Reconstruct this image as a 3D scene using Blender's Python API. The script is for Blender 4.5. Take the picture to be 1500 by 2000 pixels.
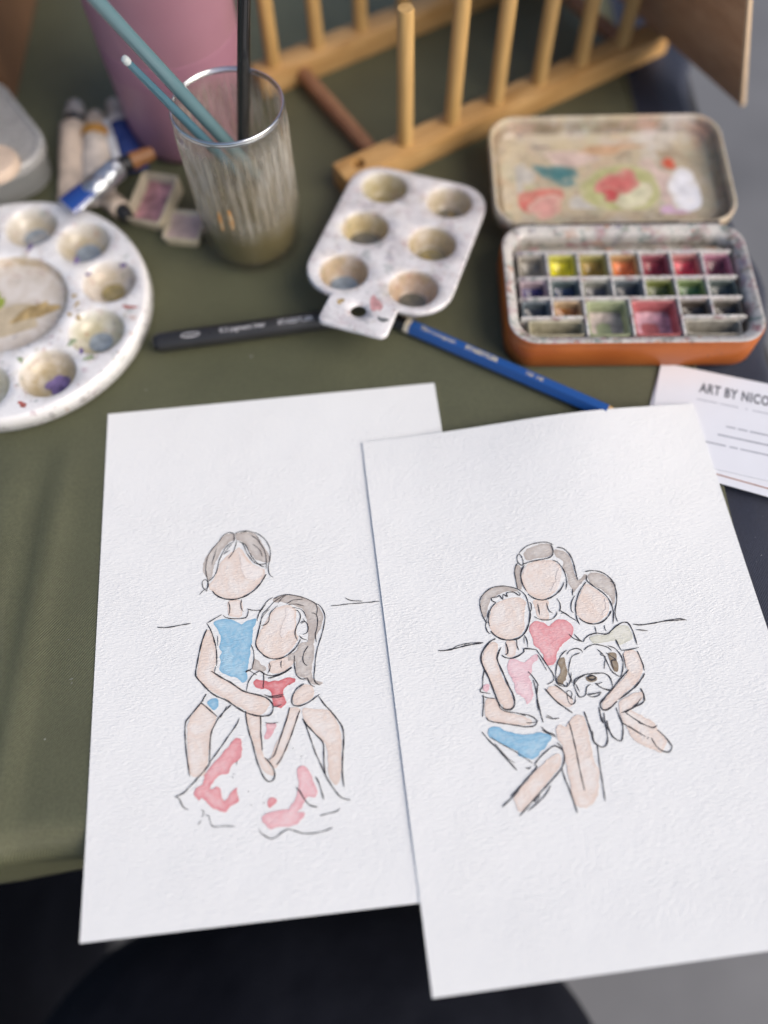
import bpy, bmesh, math, random
from mathutils import Vector, Matrix, Euler
from mathutils.geometry import delaunay_2d_cdt
from math import sin, cos, pi, radians as R

for o in list(bpy.data.objects):
    bpy.data.objects.remove(o)
scene = bpy.context.scene
COL = scene.collection
MM = 0.001
random.seed(7)

# ------------------------------------------------------------------ camera, sky, sun, exposure
cam = bpy.data.cameras.new('camera')
cam_o = bpy.data.objects.new('camera', cam)
COL.objects.link(cam_o)
cam.sensor_fit = 'HORIZONTAL'
cam.sensor_width = 27.0
cam.lens = 27.0 * 1522.67 / 1500.0
cam.clip_start = 0.005
cam.clip_end = 200.0
rt, upv, fw = Vector((.99963, -.02448, -.01153)), Vector((.02706, .90436, .4259)), Vector((0, .42606, -.9047))
cam_o.matrix_world = Matrix(((rt.x, upv.x, -fw.x, 0), (rt.y, upv.y, -fw.y, 0), (rt.z, upv.z, -fw.z, .2976), (0, 0, 0, 1)))
cam.dof.use_dof = True
cam.dof.focus_distance = .306
cam.dof.aperture_fstop = 2.2
scene.camera = cam_o

world = bpy.data.worlds.new('World')
scene.world = world
world.use_nodes = True
wt = world.node_tree
sky = wt.nodes.new('ShaderNodeTexSky')
sky.sky_type = 'NISHITA'
sky.sun_disc = False
SUN_EL, SUN_ROT = R(38), R(118)
sky.sun_elevation = SUN_EL
sky.sun_rotation = SUN_ROT
sky.air_density = .8
sky.dust_density = 3.0
sky.ozone_density = 1.0
bg = wt.nodes['Background']
wt.links.new(sky.outputs[0], bg.inputs[0])
bg.inputs[1].default_value = .14
sun = bpy.data.lights.new('sun', 'SUN')
sun.energy = 2.0
sun.angle = R(50)
sun.color = (1.0, .905, .80)
sun_o = bpy.data.objects.new('sun', sun)
COL.objects.link(sun_o)
sd = Vector((sin(SUN_ROT) * cos(SUN_EL), cos(SUN_ROT) * cos(SUN_EL), sin(SUN_EL)))
sun_o.rotation_euler = sd.to_track_quat('Z', 'Y').to_euler()
vs = scene.view_settings
vs.view_transform = 'Standard'
vs.look = 'None'
vs.exposure = .22
vs.gamma = 1.0
scene.cycles.use_denoising = True
scene.cycles.max_bounces = 14
scene.cycles.transmission_bounces = 12
scene.cycles.transparent_max_bounces = 12

# ------------------------------------------------------------------ helpers
class G:
    """Small material builder."""
    def __init__(s, name):
        s.m = bpy.data.materials.new(name)
        s.m.use_nodes = True
        s.t = s.m.node_tree
        s.b = s.t.nodes['Principled BSDF']
        s.out = s.t.nodes['Material Output']
        s._tc = None
    def n(s, typ, inp=None, **props):
        nd = s.t.nodes.new('ShaderNode' + typ)
        for k, v in props.items():
            setattr(nd, k, v)
        for k, v in (inp or {}).items():
            s.put(nd.inputs[k], v)
        return nd
    def put(s, sock, v):
        if hasattr(v, 'is_output'):
            s.t.links.new(v, sock)
        else:
            if sock.type == 'RGBA' and len(v) == 3:
                v = (*v, 1)
            sock.default_value = v
    def set(s, **kw):
        for k, v in kw.items():
            s.put(s.b.inputs[k.replace('_', ' ')], v)
        return s
    def obj(s):
        if not s._tc:
            s._tc = s.n('TexCoord')
        return s._tc.outputs['Object']
    def mapped(s, scale, loc=(0, 0, 0)):
        return s.n('Mapping', {'Vector': s.obj(), 'Scale': scale, 'Location': loc}).outputs[0]
    def noise(s, scale, detail=4, rough=.55, vec=None, dist=0.):
        return s.n('TexNoise', {'Vector': vec or s.obj(), 'Scale': scale, 'Detail': detail, 'Roughness': rough, 'Distortion': dist}).outputs[0]
    def ramp(s, f, a, b, va=0., vb=1.):
        return s.n('MapRange', {'Value': f, 'From Min': a, 'From Max': b, 'To Min': va, 'To Max': vb}).outputs[0]
    def math(s, op, a, b=0.):
        nd = s.n('Math', operation=op)
        s.put(nd.inputs[0], a)
        s.put(nd.inputs[1], b)
        return nd.outputs[0]
    def mix(s, f, a, b, blend='MIX'):
        nd = s.n('Mix', data_type='RGBA', blend_type=blend)
        s.put(nd.inputs[0], f)
        s.put(nd.inputs[6], a)
        s.put(nd.inputs[7], b)
        return nd.outputs[2]
    def attr(s, name):
        return s.n('Attribute', attribute_name=name).outputs['Fac']
    def bump(s, h, strength=.5, dist=.0002):
        s.put(s.b.inputs['Normal'], s.n('Bump', {'Height': h, 'Strength': strength, 'Distance': dist}).outputs[0])
        return s

def plain(name, col, rough=.5, var=.12, scale=90., **kw):
    g = G(name)
    f = g.ramp(g.noise(scale), .3, .7)
    dark = tuple(c * (1 - var) for c in col)
    lite = tuple(min(1, c * (1 + var)) for c in col)
    g.set(Base_Color=g.mix(f, dark, lite), Roughness=g.ramp(g.noise(scale * 2.3), .3, .7, max(.03, rough - .07), rough + .07), **kw)
    return g.m

def link(name, data, mat=None, parent=None, loc=None, rot=None):
    o = bpy.data.objects.new(name, data)
    COL.objects.link(o)
    if mat is not None:
        data.materials.append(mat)
    if parent is not None:
        o.parent = parent
    if loc is not None:
        o.location = Vector(loc) * MM
    if rot is not None:
        o.rotation_euler = rot
    return o

def mk(name, v, f, mat, parent=None, loc=None, rot=None, smooth=True, angle=38, attrs=None, fix=False, kind=None):
    me = bpy.data.meshes.new(name)
    me.from_pydata([tuple(c * MM for c in p) for p in v], [], f)
    if attrs:
        for an, vals in attrs.items():
            a = me.attributes.new(an, 'FLOAT', 'POINT')
            a.data.foreach_set('value', vals)
    if fix:
        b = bmesh.new()
        b.from_mesh(me)
        bmesh.ops.remove_doubles(b, verts=b.verts, dist=1e-6)
        bmesh.ops.recalc_face_normals(b, faces=b.faces)
        b.to_mesh(me)
        b.free()
    if smooth:
        me.shade_smooth()
        if angle:
            me.set_sharp_from_angle(angle=R(angle))
    o = link(name, me, mat, parent, loc, rot)
    if kind:
        o['kind'] = kind
    return o

def thing(name, label, cat, loc=(0, 0, 0), rot=None, group=None):
    o = link(name, None, None, None, loc, rot)
    o.empty_display_size = .01
    return tag(o, label, cat, group)

def tag(o, label=None, cat=None, group=None, kind=None):
    for k, v in (('label', label), ('category', cat), ('group', group), ('kind', kind)):
        if v:
            o[k] = v
    return o

def bm_obj(name, bm, mat, parent=None, loc=None, rot=None, angle=38):
    me = bpy.data.meshes.new(name)
    bmesh.ops.scale(bm, vec=(MM, MM, MM), verts=bm.verts)
    bmesh.ops.recalc_face_normals(bm, faces=bm.faces)
    bm.to_mesh(me)
    bm.free()
    me.shade_smooth()
    me.set_sharp_from_angle(angle=R(angle))
    return link(name, me, mat, parent, loc, rot)

def boxbm(sx, sy, sz, c=(0, 0, 0), bevel=.6, seg=2):
    bm = bmesh.new()
    bmesh.ops.create_cube(bm, size=1)
    bmesh.ops.scale(bm, vec=(sx, sy, sz), verts=bm.verts)
    if bevel:
        bmesh.ops.bevel(bm, geom=bm.edges[:], offset=bevel, segments=seg, affect='EDGES', profile=.5)
    bmesh.ops.translate(bm, vec=c, verts=bm.verts)
    return bm

def lathe(profile, n=48, c=(0, 0, 0), mod=None):
    """profile [(r,z)] -> verts, faces; mod(angle,i) scales the radius."""
    v, f, rings = [], [], []
    for i, (r, z) in enumerate(profile):
        if r < 1e-6:
            rings.append([len(v)])
            v.append((c[0], c[1], c[2] + z))
        else:
            rings.append(list(range(len(v), len(v) + n)))
            for k in range(n):
                a = 2 * pi * k / n
                rr = r * (mod(a, i) if mod else 1)
                v.append((c[0] + rr * cos(a), c[1] + rr * sin(a), c[2] + z))
    for a, b in zip(rings, rings[1:]):
        for k in range(n):
            k2 = (k + 1) % n
            if len(a) == 1 and len(b) == 1:
                continue
            if len(a) == 1:
                f.append((a[0], b[k], b[k2]))
            elif len(b) == 1:
                f.append((a[k], a[k2], b[0]))
            else:
                f.append((a[k], a[k2], b[k2], b[k]))
    return v, f

def sweep(path, radii, n=16, flat=1.0, caps=True):
    """round tube along 3-D points."""
    P = [Vector(p) for p in path]
    v, f = [], []
    ref = Vector((0, 0, 1))
    for i, p in enumerate(P):
        d = (P[min(i + 1, len(P) - 1)] - P[max(i - 1, 0)]).normalized()
        if abs(d.dot(ref)) > .97:
            ref = Vector((0, 1, 0))
        x = d.cross(ref).normalized()
        y = x.cross(d).normalized()
        for k in range(n):
            a = 2 * pi * k / n
            v.append(tuple(p + (x * cos(a) + y * sin(a) * flat) * radii[i]))
    for i in range(len(P) - 1):
        for k in range(n):
            k2 = (k + 1) % n
            f.append((i * n + k, i * n + k2, (i + 1) * n + k2, (i + 1) * n + k))
    if caps:
        f.append(tuple(range(n - 1, -1, -1)))
        f.append(tuple(range((len(P) - 1) * n, len(P) * n)))
    return v, f

def rrect(hx, hy, r, n=8, cx=0., cy=0.):
    pts = []
    for qx, qy, a0 in ((1, 1, 0), (-1, 1, pi / 2), (-1, -1, pi), (1, -1, 3 * pi / 2)):
        for k in range(n + 1):
            a = a0 + pi / 2 * k / n
            pts.append((cx + qx * (hx - r) + r * cos(a), cy + qy * (hy - r) + r * sin(a)))
    return pts

def loft(loops, close_first=False, close_last=False):
    """loops: list of equal-length 3-D closed loops."""
    v, f = [], []
    n = len(loops[0])
    for L in loops:
        v += [tuple(p) for p in L]
    for i in range(len(loops) - 1):
        for k in range(n):
            k2 = (k + 1) % n
            f.append((i * n + k, i * n + k2, (i + 1) * n + k2, (i + 1) * n + k))
    if close_first:
        f.append(tuple(range(n - 1, -1, -1)))
    if close_last:
        f.append(tuple(range((len(loops) - 1) * n, len(loops) * n)))
    return v, f

def at_z(pts, z):
    return [(x, y, z) for x, y in pts]

def inside(p, poly):
    x, y = p
    r = False
    j = len(poly) - 1
    for i in range(len(poly)):
        xi, yi = poly[i]
        xj, yj = poly[j]
        if (yi > y) != (yj > y) and x < (xj - xi) * (y - yi) / (yj - yi) + xi:
            r = not r
        j = i
    return r

def catmull(P, step=.6, closed=False):
    n = len(P)
    out = []
    rng = range(n) if closed else range(n - 1)
    for i in rng:
        g = (lambda k: P[k % n]) if closed else (lambda k: P[min(max(k, 0), n - 1)])
        p0, p1, p2, p3 = g(i - 1), g(i), g(i + 1), g(i + 2)
        m = max(1, int(math.dist(p1, p2) / step + .5))
        for s in range(m):
            t = s / m
            out.append(tuple(.5 * (2 * p1[k] + (p2[k] - p0[k]) * t + (2 * p0[k] - 5 * p1[k] + 4 * p2[k] - p3[k]) * t * t
                                   + (3 * p1[k] - p0[k] - 3 * p2[k] + p3[k]) * t ** 3) for k in range(2)))
    if not closed:
        out.append(P[-1])
    return out

def fill(poly, step, holes=()):
    """triangulate a 2-D outline with interior points; returns points, faces, distance to the outline."""
    loops = [poly] + [list(h) for h in holes]
    pts, edges = [], []
    for L in loops:
        b = len(pts)
        pts += L
        edges += [(b + k, b + (k + 1) % len(L)) for k in range(len(L))]
    bound = list(pts)
    def dist(p):
        return min((p[0] - q[0]) ** 2 + (p[1] - q[1]) ** 2 for q in bound) ** .5
    def ok(p):
        return inside(p, poly) and not any(inside(p, h) for h in loops[1:])
    xs = [p[0] for p in poly]
    ys = [p[1] for p in poly]
    y = min(ys)
    row = 0
    while y < max(ys):
        x = min(xs) + (step / 2 if row % 2 else 0)
        while x < max(xs):
            q = (x + random.uniform(-.15, .15) * step, y + random.uniform(-.15, .15) * step)
            if ok(q) and dist(q) > step * .45:
                pts.append(q)
            x += step
        y += step * .87
        row += 1
    r = delaunay_2d_cdt([Vector(p) for p in pts], edges, [], 0, 1e-5)
    V = [(p.x, p.y) for p in r[0]]
    F = []
    for t in r[2]:
        c = (sum(V[k][0] for k in t) / len(t), sum(V[k][1] for k in t) / len(t))
        if ok(c):
            a = (V[t[1]][0] - V[t[0]][0]) * (V[t[2]][1] - V[t[0]][1]) - (V[t[1]][1] - V[t[0]][1]) * (V[t[2]][0] - V[t[0]][0])
            F.append(tuple(t) if a > 0 else tuple(reversed(t)))
    return V, F, [dist(p) for p in V]

def text_mesh(name, s, size, mat, parent, loc, rot=(0, 0, 0), bold=0., align='LEFT', stretch=1.0, spacing=1.0, wrap=None):
    cu = bpy.data.curves.new(name, 'FONT')
    cu.body = s
    cu.size = size * MM
    cu.offset = bold * MM
    cu.align_x = align
    cu.space_character = spacing
    cu.resolution_u = 3
    t = bpy.data.objects.new(name, cu)
    COL.objects.link(t)
    dg = bpy.context.evaluated_depsgraph_get()
    me = bpy.data.meshes.new_from_object(t.evaluated_get(dg))
    bpy.data.objects.remove(t)
    for v in me.vertices:
        v.co.x *= stretch
    if wrap:
        wrap(me)
    me.materials.clear()
    return link(name, me, mat, parent, loc, rot)

def blob(cx, cy, rx, ry, n=22, wob=.16, rot=0., seed=0):
    rd = random.Random(seed)
    ph = [rd.uniform(0, 6.28) for _ in range(5)]
    out = []
    for k in range(n):
        a = 2 * pi * k / n
        s = 1 + wob * (sin(2 * a + ph[0]) * .6 + sin(3 * a + ph[1]) * .6 + sin(5 * a + ph[2]) * .35 + sin(8 * a + ph[3]) * .2)
        x, y = rx * s * cos(a), ry * s * sin(a)
        out.append((cx + x * cos(rot) - y * sin(rot), cy + x * sin(rot) + y * cos(rot)))
    return out

def flat_patch(name, poly, z, mat, parent, step=1.6, zf=None, smooth_step=.5, fade=.55):
    P = catmull(poly, smooth_step, True)
    V, F, D = fill(P, step)
    return mk(name, [(x, y, (zf(x, y) if zf else 0) + z) for x, y in V], F, mat, parent, attrs={'rim': [math.exp(-d / fade) for d in D]})
LEFT_INK = '''
0.8 55.3 -65.5 53.9 -64.7 52.2 -64.7 50.4 -65.9 49.3 -67.5 47.1 -70 45.3 -72.1 44.1 -74.6 43.4 -77.9 43.3 -80.9 43.8 -84 44 -86.2 43.8 -88.4 43.3 -89.6
0.8 44 -85.5 42.9 -84.3 41.9 -85.1 41.8 -86.7 42.4 -88.2 43.7 -89.5
0.7 47.8 -71.2 46.9 -74.2 46.2 -76.4 45.7 -78.4
0.7 40.6 -90.7 41.7 -89.5 43.1 -88.5 44.2 -87.6 44.3 -85.7
0.9 55.6 -67.1 54.9 -68.9 53.1 -69.9 51.3 -71.6 50 -74 48.8 -76.7 48.2 -79.2 47.6 -81.4 46.6 -83.4 45.2 -84.7 43.8 -85.6
0.8 56.2 -68.3 55.5 -71.3 54.4 -73.9 52.5 -76.3
0.7 54.2 -70 52.4 -71.7 50.9 -73.9
0.7 50.6 -74.2 52 -73.2 53.4 -72.6
0.9 54.3 -64.7 55.3 -66.2 54.8 -68.1
0.9 55.3 -65.5 57.1 -64.7 60 -64.6 62.8 -65.4 65.6 -67 68 -69.6 69.5 -72.9 69.8 -76 69.3 -79.3 68.7 -81.5 68.8 -83.8 69.4 -85.5 70.5 -86.6
0.9 56.7 -69.1 58.1 -69.7 59.1 -71.3 60 -74.1 61.4 -76.8 63 -79 65.1 -80.2 67.5 -80.2 68.6 -79.8
0.9 58.1 -69.5 59.8 -71 61.1 -74.2 62.7 -77.4 64.7 -79.9 66.4 -81.3 67.3 -81.5
0.8 62.2 -66.9 64.1 -68.4 65.8 -70.9 67.1 -73.4 67.9 -76.5 68 -79.9 67.8 -82.5
0.7 62.6 -70.9 64.3 -72.3 65.7 -74.3 66.5 -76.9
0.7 60.7 -64.9 59.3 -65 57.8 -65.4
0.7 64.5 -67.3 65.5 -69.3 65.6 -70.9
1.5 45.8 -89.6 47.5 -91.7 50.2 -93.3 53.3 -94.1 56.3 -94 59.8 -92.9 63 -90.9 65.5 -88.2 67.1 -85.8 67.7 -84.8
1 52.2 -95 52.7 -97.3 52.5 -99.5 52.1 -100.5
1 57.5 -94.6 57.1 -96.7 57.4 -98.6 58 -99.7
1 49.9 -100.3 51.1 -101.4 53.4 -102.1 56.1 -102.4 58.8 -102.3 59.7 -101 60.1 -98.9
0.9 59.6 -98.7 61.6 -99.5 64.3 -99.8 65.8 -99.6
1 49.4 -100 46.7 -101.3 43.6 -102.9
1 43.4 -102.8 44.9 -105.7 45.9 -108.6 46.5 -110.7 47 -113.5 47.2 -116.9 47.1 -120.6
0.8 47.7 -108.6 47.7 -110.5 47.6 -112.6
0.8 46 -108.9 46.2 -111 46.7 -111.4
1.4 43.5 -105.4 42.6 -107.2 41.5 -110.2 40.5 -114.2 39.7 -118.1 39 -122.1 39.3 -124 41.4 -126.7 44 -129.8 46.9 -132.2 50.7 -134.2 53.9 -136.8 57.1 -139.1 60.2 -140.6 63.4 -141.5 66.3 -141.5 67.6 -140.5 68.1 -138.7 67.5 -136.7 65.6 -134.8 63.1 -133.6 60.5 -132.7 57.9 -131.7 56 -130.6 52.8 -127.9 49.3 -125.5 46.7 -123.6 44.9 -122.3
0.9 46.7 -120.6 46.2 -122.9
0.9 60.6 -113.6 61.4 -115.8 61.6 -118.5 61.2 -121.2 60.5 -123.1 58.8 -123.6 58.2 -124.2 59.5 -123.7 61.1 -124.8 62.4 -125.8
1.1 24 -102.5 27.1 -102.9 30.5 -102.8 33.8 -102.5 37.1 -102.3
0.9 92.9 -101.1 96.3 -101.2 99.7 -101.1 105.9 -101.3 112.4 -101.3
0.9 98.8 -98.3 100.2 -99.4 102.6 -100.1 105.5 -100.5
0.8 70 -94.9 67.5 -96.5 65.7 -98.8 64.3 -100.8 63.7 -103.2
0.8 75.2 -94.4 72.7 -95.6 70.3 -97.1 67.7 -99.7 65.6 -101.6 64.8 -104.4
0.8 71.8 -98.6 69.1 -100.9 68.3 -102.6 67.9 -104.7 66.5 -106 64.8 -106.3
0.8 67.2 -97.5 65.4 -99.5 63.6 -102.2 63.4 -104.2
0.7 68.4 -99.8 66.3 -101.7 64.9 -103.7
0.9 70.3 -95.7 72.8 -94.7 75.2 -94.4 78.2 -95 81.6 -96.2 84.9 -98 86.9 -99.7 87.4 -101.9 86.9 -104
0.8 75.3 -98.4 78.1 -97.1 81.9 -97.1
0.8 76 -98.8 78.7 -98.8 80.7 -99.4 82.2 -100
0.7 71.9 -97.7 73.7 -95.7 75.7 -94.6
1 87 -99.5 88.5 -100.6 89.7 -102.9 90.2 -105.4 89.6 -108.5 88.6 -111.9 87.3 -115.2 86.1 -118.5 85.3 -121.8 84.7 -125.8 84.2 -129 84.7 -131.1 86.2 -132.2
0.9 84.9 -103.2 86.6 -103.9 87.2 -106.1 86.7 -109.6 85.9 -112.3 86.1 -115.4
0.9 82.9 -116.4 81.2 -118.6 80.4 -121.3 80.9 -123.3 82 -124.3
1 77.3 -119.6 77 -122.9 77.3 -126.3 78 -128 79.6 -129.2 81.5 -129.1
1 81.6 -128.7 82.1 -130.4 83 -131.9 84.3 -132.7
1 80.3 -106.8 81.7 -106.2 82.9 -107.4 83.2 -109.5 82.4 -111.3 81 -111.6
0.8 81.4 -105.1 82 -106.3 80.6 -107.2
1 78.6 -101.3 79.6 -101.7 80.5 -103.6 80 -106 78.5 -108.7 78 -111.4 78.8 -113.9
0.7 77.6 -100.1 79.6 -100.7 81.3 -101.6 82.2 -103.1 82.8 -104.9
1 79.6 -111.9 80.6 -113.2 82.5 -114.1
1.3 64.9 -104 64.1 -107.1 63.1 -110.5 62.5 -112.8 62.8 -114.9 64.3 -117.1 66.3 -119 69.2 -120.2 72.2 -120.1 74.9 -119 77.7 -116.9 79.3 -114.7 80 -113.4
1 67.3 -121.5 67.7 -122.9 67.3 -124.5 66.7 -125.3
1 72.2 -121.2 71.8 -122.7 72 -124
1.2 64.1 -124.5 66 -126 68.6 -126.7 71.2 -126.3 73.9 -125.2 76.1 -124
1 58.3 -131.4 59 -128.3 60.7 -125.8 62.4 -124.7 63.7 -124.3 65 -125.6
1.1 65 -125.3 65 -127.9 64.6 -131.2
1.2 66.6 -127.4 68.5 -127.3 71.2 -126.6 73.9 -125.6 75.9 -124.3
1.2 80.2 -131 77.8 -132.3 76.4 -133.8 75.4 -135.9 75.2 -137.8 76.1 -138.9 78.3 -139.2 80.9 -138.5 83.6 -137.1 85.9 -135.6
1 64.9 -133.6 67.6 -134.5 72.4 -134.2
1 66.3 -134.6 68.8 -135.1 72.1 -134.9
1 68.3 -138.5 70 -138.4 71.4 -137.9
1 64.9 -144 67.1 -144.6 69.7 -144.4
1.2 57.7 -138.8 57.9 -142.3 58.7 -146.8 59.9 -151.3 60.7 -155 61.5 -158.2 62.6 -161.3 63.8 -163.8 65.3 -165.2 66.8 -164.8 67.6 -163.3 67.3 -161.2 66.2 -159 64.1 -156.5
1.2 63.2 -141 63.2 -144.2 63.1 -147.9 63.3 -151 63.4 -154.1
1.2 74.3 -139.3 73.3 -142.7 71.8 -146.4 70.4 -149.9 68.9 -153.5 67.5 -156.4 65.3 -157.5
1.2 78.1 -140.7 76.8 -143.7 75.3 -147.4 73.8 -150.9 72 -154.4 70 -157.9 68.3 -159.7
1.2 43 -130.8 41.1 -133.8 38.5 -136.7 35.9 -139.6 35.1 -141.1 35 -146.1 35.4 -151.1 36 -155.4 36.7 -160.3
1.2 40.7 -133.8 43 -135.9 45.2 -138.1 47.1 -139.9
1 43.1 -131 42 -132.3 41.7 -133.7
1.2 52.3 -136 50 -138 47.4 -140.6 45.8 -143.2 44.8 -145.3 44.3 -148.4 44.1 -152.6 43.9 -156
1 50.7 -136.3 49.4 -138.5 48.2 -140.4
1.2 55.3 -141.3 54 -143.8 51.7 -146.7 49.5 -149.5 47.2 -152.4 44.7 -155.4 42.8 -158 39.6 -161.2 36.5 -164.1 34.4 -165.8 31.3 -166.9
1 31.3 -166.9 32.6 -167.2 33.5 -168.8 34.4 -170.6 36.2 -171.7
0.8 40.8 -172.2 41.7 -172.8 41.4 -174.2 40.7 -174.6
0.8 39.6 -177.2 40.8 -175.8
0.7 42.3 -174.2 43.5 -174.5 43.9 -176.2 44.7 -178 46.2 -178.5 49.2 -178.5 52.8 -179
1.3 85.5 -136.4 87.3 -139.5 89.7 -142.6 92 -146 93.4 -148.7 93.7 -151.9 93.2 -156.1 92.5 -160.9 92.1 -165.7 92.3 -170
1.3 78.8 -144 80.7 -147 83.4 -150.4 85.8 -153.5 85.9 -157.2 85.7 -161.4 86 -165.9
1.1 79 -144.3 79.8 -146.3 81.4 -151.8 82.9 -157.1 84.5 -161.3 85.8 -165 87.7 -168.7 89.9 -172.2 91.9 -173.9 94.3 -174.6
1 82.3 -165.2 83.4 -167.7 84.1 -170.7 84.8 -173.6
1 75 -168.1 76.7 -170.5 78.1 -173 79.8 -174.9 82.5 -175.8
0.8 75.3 -168.5 76.2 -169.3 77.6 -172.1 79 -174.1
0.8 82.9 -178.7 85.7 -178.3 88.8 -177.9 90.3 -176.9
0.9 61.1 -181.1 62.4 -182.7 65.3 -184.4 67.5 -183.8 69.6 -182.5 71.5 -182 73.9 -182.8 76.8 -183.9 80.4 -184.2 84.1 -183.9 87.1 -183
1.8 74.6 -154.4 74.9 -154.5
1.8 77.4 -157.6 77.7 -157.7
1.8 52.5 -161.2 52.9 -161.3
1.8 52.1 -162.2 52.5 -162.3
1.8 57.7 -167.8 58.1 -167.9
1.8 58.5 -172.5 58.9 -172.5
1.5 63 -172.3 63.4 -172.3
1 53.9 -156.7 53.8 -158.2
1.5 74.5 -130.6 74.8 -130.8
'''
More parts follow.
